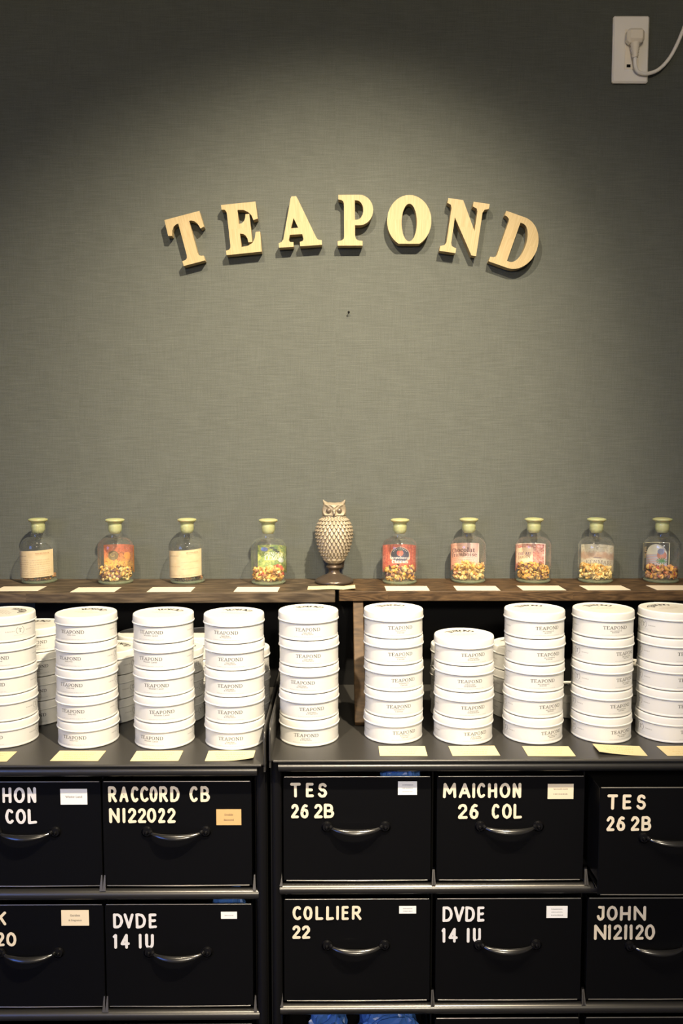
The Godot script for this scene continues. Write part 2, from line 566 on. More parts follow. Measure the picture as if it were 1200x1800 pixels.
# ------------------------------------------------------------------ tins
func tin_print(words: Array) -> Image:
	var w := 1024
	var h := 96
	var im := Image.create(w, h, false, Image.FORMAT_RGB8)
	im.fill(lin(0.62, 0.62, 0.60).linear_to_srgb())
	var ink := Color(0.10, 0.095, 0.085, 0.95)
	var pale := Color(0.13, 0.125, 0.12, 0.85)
	for turn in [0, 512]:
		var cx: float = fposmod(512 + turn, w)
		if turn == 512: cx = 1.0
		for shift in ([0] if turn == 0 else [0, 1024]):
			print_text(im, "TEAPOND", Vector2(cx + shift, 40), 21.5, ink, "Droid Serif", 400, 1.0)
			for k in words.size():
				print_text(im, words[k], Vector2(cx + shift, 60 + k * 11), 9.5, Color(ink, 0.85), "Droid Serif", 400, 1.1)
			if words.is_empty():
				small_print(im, Vector2(cx + shift, 60), 62, 6, Color(ink, 0.7))
				small_print(im, Vector2(cx + shift, 70), 40, 6, Color(ink, 0.7))
			small_print(im, Vector2(cx + shift, 87), 150, 3, Color(pale, 0.35))
	for cx in [300.0, 724.0]:                       # the round badge between two thin rules
		for k in 40:
			var w2 := TAU * k / 40
			if absf(sin(w2)) < 0.86:
				disc(im, Vector2(cx + 23 * cos(w2), 44 + 25 * sin(w2)), 1.9, 1.9, pale)
		print_text(im, "T", Vector2(cx, 44), 24, Color(pale, 0.8), "Droid Serif", 400, 0.9)
		for s in [-1, 1]:
			small_print(im, Vector2(cx + s * 58, 46), 44, 7, Color(pale, 0.4))
		line(im, Vector2(cx - 36, 74), Vector2(cx + 36, 74), 0.9, Color(pale, 0.5))
	return im

func lid_print() -> Image:
	var im := Image.create(384, 384, false, Image.FORMAT_RGB8)
	im.fill(lin(0.62, 0.605, 0.555).linear_to_srgb())
	var word := "TEAPOND"
	var step := 0.235
	for k in 7:
		var a := (k - 3) * step
		print_text(im, word[k], Vector2(192 + 126 * sin(a), 192 - 126 * cos(a)), 52, Color(0.10, 0.095, 0.085), "Droid Serif", 700, 1.05, a)
	print_text(im, "T", Vector2(192, 118), 26, Color(0.5, 0.47, 0.42), "Droid Serif", 400)
	for k in 4:
		small_print(im, Vector2(192, 160 + k * 17), [150, 190, 190, 120][k], 7, Color(0.42, 0.33, 0.24, 0.7))
	return im

func make_tin(body_mat: Material, lid_mesh: Mesh) -> Node3D:
	var o := Node3D.new()
	var b := MB.new()
	b.lathe([Vector2(0.0415, 0.0040), Vector2(0.0415, 0.0232)], 64, Vector3.ZERO, Vector2(0.0040, 0.0248))
	var lo := MB.new()
	lo.lathe([Vector2(0, 0.0009), Vector2(0.0385, 0.0010), Vector2(0.0396, 0.0001), Vector2(0.0402, 0.0004), Vector2(0.0406, 0.0009), Vector2(0.0419, 0.0010), Vector2(0.0421, 0.0019), Vector2(0.0419, 0.0029), Vector2(0.0415, 0.0036), Vector2(0.0415, 0.0041)], 64)
	lo.lathe([Vector2(0.0415, 0.0232), Vector2(0.0411, 0.0235), Vector2(0.0396, 0.0237), Vector2(0.0394, 0.0250)], 64)
	var me := b.mesh(body_mat)
	var a := []
	a.resize(Mesh.ARRAY_MAX)
	a[Mesh.ARRAY_VERTEX] = lo.v; a[Mesh.ARRAY_NORMAL] = lo.n; a[Mesh.ARRAY_TEX_UV] = lo.t; a[Mesh.ARRAY_INDEX] = lo.i
	me.add_surface_from_arrays(Mesh.PRIMITIVE_TRIANGLES, a)
	me.surface_set_material(1, M.tin)
	part("body", me, o)
	part("lid", lid_mesh, o)
	return o

func make_lid() -> ArrayMesh:
	var b := MB.new()
	b.lathe([Vector2(0.0397, 0.0249), Vector2(0.0416, 0.0247), Vector2(0.0424, 0.0243), Vector2(0.0431, 0.0245), Vector2(0.0434, 0.0253), Vector2(0.0431, 0.0261), Vector2(0.0425, 0.0266), Vector2(0.0424, 0.0345), Vector2(0.0421, 0.0356), Vector2(0.0414, 0.0364), Vector2(0.0404, 0.0367), Vector2(0.0396, 0.0364), Vector2(0.0390, 0.0358), Vector2(0.0380, 0.0357)], 64)
	var me := b.mesh(M.tin)
	var d := MB.new()
	var rim := []
	var mid := d.vert(Vector3(0, 0.0357, 0), Vector3.UP, Vector2(0.5, 0.5))
	for s in 65:
		var w := TAU * s / 64
		rim.append(d.vert(Vector3(0.038 * sin(w), 0.0357, 0.038 * cos(w)), Vector3.UP, Vector2(0.5 + 0.5 * sin(w), 0.5 + 0.5 * cos(w))))
	for s in 64:
		d.tri(mid, rim[s], rim[s + 1])
	var a := []
	a.resize(Mesh.ARRAY_MAX)
	a[Mesh.ARRAY_VERTEX] = d.v; a[Mesh.ARRAY_NORMAL] = d.n; a[Mesh.ARRAY_TEX_UV] = d.t; a[Mesh.ARRAY_INDEX] = d.i
	me.add_surface_from_arrays(Mesh.PRIMITIVE_TRIANGLES, a)
	me.surface_set_material(1, pic(lid_print(), 0.35))
	return me

const LEVELS := [["only"], ["top", "bottom"], ["top", "middle", "bottom"], ["top", "second", "third", "bottom"], ["top", "second", "middle", "fourth", "bottom"]]

func stack(proto: Node3D, x: float, z: float, base: float, turns: Array, where: String, group: String) -> void:
	var count := turns.size()
	for k in count:                                   # turns go from the top tin down
		var o: Node3D = proto.duplicate()
		o.name = numbered("tea_tin")
		add_child(o, true)
		o.position = Vector3(x + rng.randf_range(-1, 1) * 0.0007, base + (count - 1 - k) * TIN, z + rng.randf_range(-1, 1) * 0.0006)
		o.rotation.y = deg_to_rad(turns[k])
		var what: String = LEVELS[count - 1][k]
		tag(o, ("%s white tea tin of %s" if count > 1 else "%s white tea tin %s") % [what, where] if count > 1 else "single white tea tin %s" % where, "tin", group)

func tins() -> void:
	var lid := make_lid()
	var kinds := {"plain": [], "ruby": ["Ruby Star"], "winter": ["Winter Land"], "garden": ["Garden", "& Fragrance"], "straw": ["Strawberry", "Circus"], "choco": ["Chocolat", "Framboise"]}
	var p := {}
	for k in kinds:
		p[k] = make_tin(pic(tin_print(kinds[k]), 0.32), lid)
	var g := "tea tins stacked along the front of the cabinets"
	var lt := TOP - 0.0040
	stack(p.plain, -0.4721, 0.2992, lt, [-53, 5, -4, -17, -11], "the front stack cut by the left photo edge", g)
	stack(p.ruby, -0.3555, 0.3022, lt, [-12, -18, -16, -13, -12], "the second front stack from the left", g)
	stack(p.winter, -0.2446, 0.3051, lt, [-14, -16, -4, 6, -16], "the third front stack from the left", g)
	stack(p.garden, -0.1443, 0.3079, lt, [-10, -2, -3, -3, -2], "the front stack beside the gap, on the left cabinet", g)
	stack(p.garden, -0.0384, 0.3065, TOP, [0, 0, -12, 7, -5], "the front stack just below the owl", g)
	stack(p.straw, 0.0830, 0.2965, TOP, [10, 10, 16, 6, 19], "the front stack hiding the slanted wooden brace", g)
	stack(p.choco, 0.1831, 0.3016, TOP, [10, 3, 10, 17], "the short four-tin front stack", g)
	stack(p.plain, 0.2843, 0.3001, TOP, [13, 15, 4, 22, 27], "the third front stack from the right", g)
	stack(p.plain, 0.3830, 0.2975, TOP, [6, 32, 34, 23, 25], "the second front stack from the right", g)
	stack(p.plain, 0.4788, 0.2971, TOP, [29, 18, 21, 21, 29], "the front stack cut by the right photo edge", g)
	g = "tea tins standing behind the front stacks"
	stack(p.plain, -0.4627, 0.2085, lt, [18, 20, 14, 12], "the tall back stack by the left photo edge", g)
	stack(p.plain, -0.3505, 0.2025, lt, [-34, -38, -32], "the back stack behind the second front stack", g)
	stack(p.plain, -0.2477, 0.2030, lt, [-40, -32, -36], "the back stack behind the third front stack", g)
	stack(p.plain, -0.1454, 0.2040, lt, [-50, -45, -40], "the back stack behind the front stack beside the gap", g)
	stack(p.plain, 0.1906, 0.1985, TOP, [40, 30, 36], "the back stack left behind the short front stack", g)
	stack(p.plain, 0.2866, 0.1990, TOP, [14, 22, 18], "the back stack right behind the short front stack", g)
	stack(p.plain, 0.3767, 0.1960, TOP, [20], "behind the second front stack from the right", g)
	stack(p.plain, 0.4669, 0.1950, TOP, [25, 10], "the back pair behind the right edge stack", g)
	stack(p.plain, -0.4300, 0.1060, lt, [-60, -50, -40], "the rearmost stack, left of the second front stack", g)
	stack(p.plain, -0.3226, 0.1030, lt, [-40, -50, -45], "the rearmost stack, left of the third front stack", g)
	stack(p.plain, -0.2232, 0.1040, lt, [-50, -40, -60], "the rearmost stack, right of the third front stack", g)
	for k in p:
		p[k].free()

# ------------------------------------------------------------------ bottles
func bottle_meshes() -> Array:
	var b := MB.new()
	var pr := [Vector2(0.0288, 0.0010), Vector2(0.0302, 0.0030), Vector2(0.0306, 0.0060), Vector2(0.0306, 0.0610)]
	for k in 9:
		var w := PI / 2 * (k + 1) / 9.0
		pr.append(Vector2(0.0128 + 0.0178 * pow(cos(w), 0.85), 0.0610 + 0.0185 * sin(w)))
	pr += [Vector2(0.0123, 0.0812), Vector2(0.0121, 0.0840), Vector2(0.0122, 0.0975), Vector2(0.0130, 0.0988), Vector2(0.0140, 0.0998), Vector2(0.0142, 0.1008), Vector2(0.0138, 0.1016), Vector2(0.0126, 0.1018)]
	b.lathe(pr, 56)
	var base := MB.new()                              # the thick foot of the glass
	base.lathe([Vector2(0, 0.0022), Vector2(0.022, 0.0012), Vector2(0.0262, 0.0001), Vector2(0.0280, 0.0003), Vector2(0.0290, 0.0012), Vector2(0.0298, 0.0030), Vector2(0.0285, 0.0042), Vector2(0.020, 0.0050), Vector2(0, 0.0056)], 56)
	var s := MB.new()
	s.lathe([Vector2(0, 0.0862), Vector2(0.0082, 0.0862), Vector2(0.0090, 0.0868), Vector2(0.0112, 0.0905), Vector2(0.0118, 0.0925), Vector2(0.0119, 0.0950), Vector2(0.0119, 0.0985), Vector2(0.0116, 0.1000), Vector2(0.0114, 0.1022), Vector2(0.0116, 0.1038), Vector2(0.0128, 0.1054), Vector2(0.0152, 0.1070), Vector2(0.0163, 0.1082), Vector2(0.0166, 0.1094), Vector2(0.0161, 0.1106), Vector2(0.0120, 0.1121), Vector2(0, 0.1130)], 40)
	return [b.mesh(M.glass), base.mesh(M.glass_base), s.mesh(M.stopper)]

# a paper label bent round the glass; angles from the front, in degrees; inward: printed on the side that faces the glass
func bent_label(a0: float, a1: float, y0: float, y1: float, m: Material, inward: bool, slope := 0.0) -> ArrayMesh:
	var b := MB.new()
	var r := 0.0310
	var k := 24
	for side in [1, -1]:
		var rr := r + (0.00018 if side == 1 else 0.0)
		var printed: bool = (side == -1) == inward
		var lo := []
		var hi := []
		for j in k + 1:
			var u := float(j) / k
			var w := deg_to_rad(lerpf(a0, a1, u))
			var d := Vector3(sin(w), 0, cos(w))
			var s := slope * (u - 0.5)
			lo.append(b.vert(d * rr + Vector3.UP * (y0 + s), d * side, Vector2(u, 1) if printed else Vector2(0.02, 0.5)))
			hi.append(b.vert(d * rr + Vector3.UP * (y1 + s), d * side, Vector2(u, 0) if printed else Vector2(0.02, 0.5)))
		for j in k:
			b.quad(lo[j], lo[j + 1], hi[j + 1], hi[j])
	return b.mesh(m)

func art(kind: String) -> Image:
	var w := 200
	var h := 184
	var im := Image.create(w, h, false, Image.FORMAT_RGB8)
	var n1 := noise(0.02, kind.hash() % 1000, 4)
	var n2 := noise(0.06, kind.hash() % 777, 3)
	for y in h:
		for x in w:
			var a := n1.get_noise_2d(x, y)
			var b := n2.get_noise_2d(x, y)
			var v := float(y) / h
			var c := Color.WHITE
			match kind:
				"sunset": c = Color(0.86, 0.36, 0.20).lerp(Color(0.95, 0.70, 0.22), clampf((v - 0.25) * 2.2 + a * 0.5, 0, 1)).lerp(Color(0.55, 0.28, 0.12), clampf(b * 1.4 - 0.1, 0, 0.6))
				"jungle": c = Color(0.45, 0.62, 0.25).lerp(Color(0.80, 0.84, 0.36), clampf(0.5 + a * 1.3, 0, 1)).lerp(Color(0.16, 0.36, 0.20), clampf(b * 2.0 - 0.25, 0, 0.9))
				"circus": c = Color(0.74, 0.18, 0.13).lerp(Color(0.86, 0.36, 0.22), clampf(0.5 + b * 1.5, 0, 1)).lerp(Color(0.50, 0.08, 0.08), 0.4 if sin(x * 0.35) > 0.5 else 0.0)
				"rose": c = Color(0.90, 0.58, 0.47).lerp(Color(0.96, 0.80, 0.76), clampf(float(x) / w * 1.2 + a * 0.3, 0, 1))
				"flowers": c = Color(0.82, 0.50, 0.42).lerp(Color(0.93, 0.72, 0.66), clampf(0.5 + a * 1.2, 0, 1)).lerp(Color(0.68, 0.18, 0.22), clampf(b * 2.4 - 0.2, 0, 0.85))
				"hills": c = Color(0.84, 0.83, 0.74).lerp(Color(0.70, 0.54, 0.44), clampf((0.18 - absf(v - 0.42 + a * 0.12)) * 7.0, 0, 0.9)).lerp(Color(0.45, 0.38, 0.36), clampf(b * 1.5 - 0.35, 0, 0.4))
				"seaside": c = Color(0.10, 0.11, 0.13)
				_: c = Color(0.84, 0.76, 0.60).lerp(Color(0.80, 0.71, 0.54), clampf(0.5 + a, 0, 1))
			im.set_pixel(x, y, c.lerp(Color(0.72, 0.68, 0.60), 0.24) * 0.92)  # greyed towards beige: haze and reflection of the glass, put into the print
	match kind:
		"sunset":
			for k in 26:
				var q := Vector2(rng.randf_range(8, w - 8), rng.randf_range(h * 0.28, h * 0.8))
				line(im, q, q + Vector2(rng.randf_range(-16, 16), rng.randf_range(6, 26)), 1.6, Color(0.45, 0.22, 0.10, 0.7))
			disc(im, Vector2(44, 80), 24, 34, Color(0.30, 0.30, 0.20, 0.75))
			for k in 20:
				var a := k * 0.33
				disc(im, Vector2(44 + (4 + k * 0.7) * cos(a), 78 + (5 + k) * sin(a)), 2.2, 2.2, Color(0.66, 0.60, 0.33))
			disc(im, Vector2(112, 80), 20, 26, Color(0.90, 0.62, 0.22, 0.8))
		"jungle":
			disc(im, Vector2(36, 32), 18, 15, Color(0.38, 0.46, 0.74))
			for q in [Vector2(74, 22), Vector2(90, 36), Vector2(104, 50)]:
				disc(im, q, 14, 9, Color(0.20, 0.26, 0.22))
			disc(im, Vector2(126, 104), 20, 18, Color(0.78, 0.82, 0.80))
			print_text(im, "GINGER", Vector2(88, 66), 26, Color(0.98, 0.98, 0.88), "Droid Serif", 700, 0.7)
			print_text(im, "LEMON", Vector2(86, 94), 27, Color(0.98, 0.98, 0.88), "Droid Serif", 700, 0.7)
			line(im, Vector2(140, 84), Vector2(190, 88), 1.6, Color(0.25, 0.33, 0.22))
		"circus":
			disc(im, Vector2(108, 76), 52, 58, Color(0.78, 0.62, 0.52))
			disc(im, Vector2(108, 74), 46, 52, Color(0.20, 0.21, 0.31))
			for k in 9:
				var a := (k - 4) * 0.24
				line(im, Vector2(108 + 38 * sin(a), 74 - 40 * cos(a)), Vector2(108 + 43 * sin(a), 74 - 45 * cos(a)), 2.0, Color(0.85, 0.82, 0.75))
			disc(im, Vector2(108, 62), 17, 22, Color(0.86, 0.40, 0.32))
			disc(im, Vector2(108, 42), 11, 6, Color(0.30, 0.42, 0.22))
			print_text(im, "Strawberry", Vector2(108, 98), 23, Color(0.92, 0.90, 0.86), "Droid Serif", 700, 0.75)
			print_text(im, "Circus", Vector2(108, 121), 24, Color(0.94, 0.92, 0.88), "Droid Serif", 700, 0.85)
		"rose":
			small_print(im, Vector2(76, 16), 70, 7, Color(0.6, 0.3, 0.28, 0.6))
			print_text(im, "Chocolat", Vector2(113, 50), 32, Color(0.30, 0.15, 0.19), "Droid Serif", 700, 0.70)
			print_text(im, "Framboise", Vector2(117, 82), 29, Color(0.30, 0.15, 0.19), "Droid Serif", 700, 0.70)
			for k in 3:
				small_print(im, Vector2(118, 106 + k * 15), 108, 7, Color(0.62, 0.30, 0.28, 0.7))
			line(im, Vector2(197, 0), Vector2(197, h), 2, Color(0.96, 0.88, 0.78))
		"flowers":
			for k in 26:
				var q := Vector2(rng.randf() * w, rng.randf() * h)
				disc(im, q, rng.randf_range(6, 11), rng.randf_range(6, 11), Color(0.76, 0.24, 0.26) if rng.randf() < 0.5 else Color(0.92, 0.66, 0.66))
				disc(im, q, 3, 3, Color(0.95, 0.85, 0.7))
			for y in range(32, 140):
				for x in range(42, 140):
					im.set_pixel(x, y, im.get_pixel(x, y).lerp(Color(0.92, 0.84, 0.72), 0.9))
			print_text(im, "THÉ AU", Vector2(96, 72), 26, Color(0.40, 0.26, 0.40), "Droid Serif", 700, 0.62)
			print_text(im, "JARDIN", Vector2(96, 102), 26, Color(0.46, 0.38, 0.30), "Droid Serif", 700, 0.62)
			line(im, Vector2(195, 0), Vector2(195, h), 3, Color(0.95, 0.88, 0.82))
			line(im, Vector2(0, 3), Vector2(w, 3), 3, Color(0.95, 0.88, 0.82))
		"hills":
			small_print(im, Vector2(110, 20), 70, 5, Color(0.4, 0.4, 0.36, 0.6))
			disc(im, Vector2(96, 92), 26, 5, Color(0.35, 0.30, 0.34, 0.6))
			print_text(im, "KENMARE", Vector2(108, 122), 26, Color(0.42, 0.38, 0.36), "Droid Serif", 400, 0.85)
			small_print(im, Vector2(120, 150), 110, 16, Color(0.45, 0.42, 0.38, 0.55))
		"seaside":
			disc(im, Vector2(136, 84), 52, 70, Color(0.80, 0.80, 0.76))
			for y in range(84, h):
				for x in range(84, 188):
					if y > 84: im.set_pixel(x, y, Color(0.66, 0.66, 0.74).lerp(Color(0.80, 0.55, 0.48), clampf(sin(y * 0.35 + x * 0.03), 0, 1) * 0.55))
			disc(im, Vector2(164, 92), 22, 34, Color(0.66, 0.42, 0.36))
			disc(im, Vector2(160, 66), 16, 22, Color(0.45, 0.48, 0.62))
			for k in 12:
				var a := TAU * k / 12.0
				line(im, Vector2(164, 132), Vector2(164 + 24 * cos(a), 132 + 22 * sin(a)), 2.6, Color(0.15, 0.45, 0.20))
			print_text(im, "THE", Vector2(58, 48), 36, Color(0.80, 0.70, 0.45), "Droid Sans", 700, 0.62)
			print_text(im, "BAY", Vector2(58, 92), 34, Color(0.80, 0.70, 0.45), "Droid Sans", 700, 0.62)
			for q in [[Vector2(2, 2), Vector2(198, 2)], [Vector2(2, 2), Vector2(2, 182)], [Vector2(198, 2), Vector2(198, 182)]]:
				line(im, q[0], q[1], 2.6, Color(0.84, 0.82, 0.66))
		_:
			small_print(im, Vector2(48, 34), 60, 9, Color(0.35, 0.3, 0.25, 0.6))
			small_print(im, Vector2(150, 18), 60, 8, Color(0.5, 0.3, 0.2, 0.8))
			line(im, Vector2(122, 30), Vector2(180, 27), 1.2, Color(0.5, 0.3, 0.2, 0.7))
			for k in 8:
				if kind == "ledger" or k % 4 == 3:
					small_print(im, Vector2(52, 62 + k * 15), 70, 5, Color(0.4, 0.33, 0.27, 0.6))
				if kind == "ledger" or k % 3 == 1:
					small_print(im, Vector2(138, 66 + k * 15), 84, 5, Color(0.4, 0.35, 0.3, 0.5))
			if kind == "ledger":
				for k in 4: line(im, Vector2(110 + k * 22, 110), Vector2(110 + k * 22, 176), 0.8, Color(0.5, 0.45, 0.38, 0.5))
	return im

# dried flower, fruit and leaf pieces heaped inside the glass
func tea_heap(colors: Array, fill: float, size: float, count: int, heap := 0.0) -> ArrayMesh:
	var b := MB.new()
	var base: float = 0.0065
	for k in count:
		b.tint = colors[rng.randi() % colors.size()] * rng.randf_range(0.75, 1.15)
		var a := rng.randf() * TAU
		var r := sqrt(rng.randf()) * 0.0262
		if rng.randf() < 0.55: r = rng.randf_range(0.022, 0.0268)
		var s := size * rng.randf_range(0.6, 1.25)
		var top: float = fill + heap * (r * sin(a) / 0.03) + rng.randf_range(-0.0015, 0.0015)
		var p := Vector3(r * sin(a), base + rng.randf() * maxf(top - base, 0.001), r * cos(a))
		var reach := s * 0.6
		if r + reach > 0.0293:
			p *= Vector3((0.0293 - reach) / r, 1, (0.0293 - reach) / r)
		p.y = maxf(p.y, 0.0056 + reach * 0.75)
		var e := Basis.from_euler(Vector3(rng.randf() * TAU, rng.randf() * TAU, rng.randf() * TAU))
		var bend := rng.randf_range(-0.35, 0.35)
		var wide := rng.randf_range(0.28, 0.55)
		var thick := rng.randf_range(0.10, 0.24)
		var ring := []
		for j in 7:
			var w := TAU * j / 7
			var q := Vector3(cos(w) * 0.55, 0, sin(w) * wide) * rng.randf_range(0.8, 1.1)
			q.y = bend * q.x * q.x * 2.0
			ring.append(q)
		for side in [1.0, -1.0]:
			var mid := b.vert(p + e * (Vector3(0, thick * side, 0) * s), e * Vector3(0, side, 0))
			var g := []
			for j in 7:
				g.append(b.vert(p + e * (ring[j] * s), e * (ring[j].normalized() * 0.8 + Vector3(0, side * 0.6, 0)).normalized()))
			for j in 7:
				b.tri(mid, g[j], g[(j + 1) % 7])
	return b.mesh(M.tea)

func bottles() -> void:
	var me := bottle_meshes()
	var gold := lin(0.58, 0.30, 0.055)
	var straw := lin(0.52, 0.32, 0.09)
	var pale := lin(0.56, 0.43, 0.18)
	var plum := lin(0.12, 0.05, 0.05)
	var brown := lin(0.30, 0.15, 0.06)
	var leaf := lin(0.10, 0.085, 0.04)
	var red := lin(0.42, 0.08, 0.05)
	# x, z, label art, from and to angle, bottom and top, tea colours, fill height, piece size, count, heap, slope, what
	var all := [
		[-0.5201, 0.0335, "ledger", -78.0, 68.0, 0.0118, 0.0580, [brown, plum, lin(0.45, 0.22, 0.07), brown], 0.0125, 0.0055, 150, 0.0, 0.004, "first apothecary bottle from the left, cream label covered in print", "dark brown tea under the cream label of the first bottle from the left"],
		[-0.3837, 0.0420, "sunset", 235.0, 90.0, 0.0180, 0.0640, [straw, pale, plum, brown, gold, pale], 0.0260, 0.0088, 230, -0.002, 0.0, "bottle with the orange sunset label", "yellow and plum fruit tea in the bottle with the orange sunset label"],
		[-0.2596, 0.0370, "note", -72.0, 60.0, 0.0122, 0.0590, [brown, lin(0.5, 0.24, 0.10), plum, leaf], 0.0115, 0.0052, 150, 0.0, 0.005, "bottle with the nearly blank cream label, third from the left", "reddish brown tea under the nearly blank cream label"],
		[-0.1169, 0.0495, "jungle", 222.0, 90.0, 0.0170, 0.0635, [gold, straw, gold, red, brown, lin(0.85, 0.62, 0.2)], 0.0265, 0.0105, 210, 0.003, 0.0, "bottle with the green and yellow jungle label, left of the owl", "golden flower tea in the bottle with the green label"],
		[0.1114, 0.0455, "circus", 248.0, 112.0, 0.0170, 0.0640, [straw, gold, brown, plum, pale, gold], 0.0265, 0.0100, 210, 0.001, 0.0, "bottle with the red label and round dark badge, right of the owl", "chunky golden fruit tea in the bottle with the red label"],
		[0.2334, 0.0335, "rose", 270.0, 134.0, 0.0185, 0.0650, [straw, pale, straw, gold, pale, lin(0.7, 0.3, 0.15)], 0.0310, 0.0088, 280, 0.002, 0.0, "bottle with the plain pink label and two dark written words", "straw yellow chip tea in the bottle with the plain pink label"],
		[0.3477, 0.0335, "flowers", 270.0, 124.0, 0.0180, 0.0645, [straw, gold, straw, brown, gold, plum], 0.0300, 0.0082, 280, -0.001, 0.0, "bottle with the pink flowered label and pale plaque", "gold and brown flower tea in the bottle with the flowered label"],
		[0.4577, 0.0335, "hills", 217.0, 90.0, 0.0140, 0.0625, [pale, straw, gold, pale, lin(0.85, 0.65, 0.25)], 0.0270, 0.0088, 250, -0.003, 0.0, "bottle with the pale grey hill landscape label, set to the right", "pale yellow flower tea in the bottle with the grey landscape label"],
		[0.5737, 0.0335, "seaside", 270.0, 132.0, 0.0185, 0.0660, [lin(0.50, 0.24, 0.09), gold, red, brown, straw, plum], 0.0250, 0.0105, 190, -0.002, 0.0, "last bottle on the right, dark label with an arched sea view", "amber and red fruit tea in the bottle with the dark label"],
	]
	for a in all:
		var at := Vector3(a[0], SHELF, a[1])
		var o := thing("glass_bottle", "clear stoppered glass " + a[13], "bottle", at, "stoppered glass bottles of tea on the shelf")
		part("glass", me[0], o)
		part("foot", me[1], o)
		part("stopper", me[2], o).set_meta("label", "pale green ground glass stopper")
		var inward: bool = a[3] > 180.0
		var lb := part("paper_label", bent_label(a[3], a[4], a[5], a[6], pic(art(a[2]), 0.6), inward, a[12]), o)
		lb.set_meta("label", "paper label")
		var tea := part("tea_blend", tea_heap(a[7], a[8], a[9], a[10], a[11]), self, at)
		tag(tea, a[14], "tea", "", "stuff")

# ------------------------------------------------------------------ owl
func owl_radius(y: float) -> float:
	var pr := [[0.036, 0.0150], [0.040, 0.0172], [0.0443, 0.0192], [0.054, 0.0238], [0.0685, 0.0284], [0.083, 0.0308], [0.0956, 0.0304], [0.1071, 0.0262], [0.1125, 0.0228], [0.1165, 0.0208], [0.1216, 0.0207], [0.1312, 0.0200], [0.1375, 0.0178], [0.1402, 0.0130], [0.1410, 0.0004]]
	for k in pr.size() - 1:
		if y <= pr[k + 1][0]:
			var u: float = clampf((y - pr[k][0]) / (pr[k + 1][0] - pr[k][0]), 0.0, 1.0)
			var p0: float = pr[maxi(k - 1, 0)][1]
			var p3: float = pr[mini(k + 2, pr.size() - 1)][1]
			if y > 0.1375:
				return lerpf(pr[k][1], pr[k + 1][1], u)
			return cubic_interpolate(pr[k][1], pr[k + 1][1], p0, p3, u)
	return 0.0004

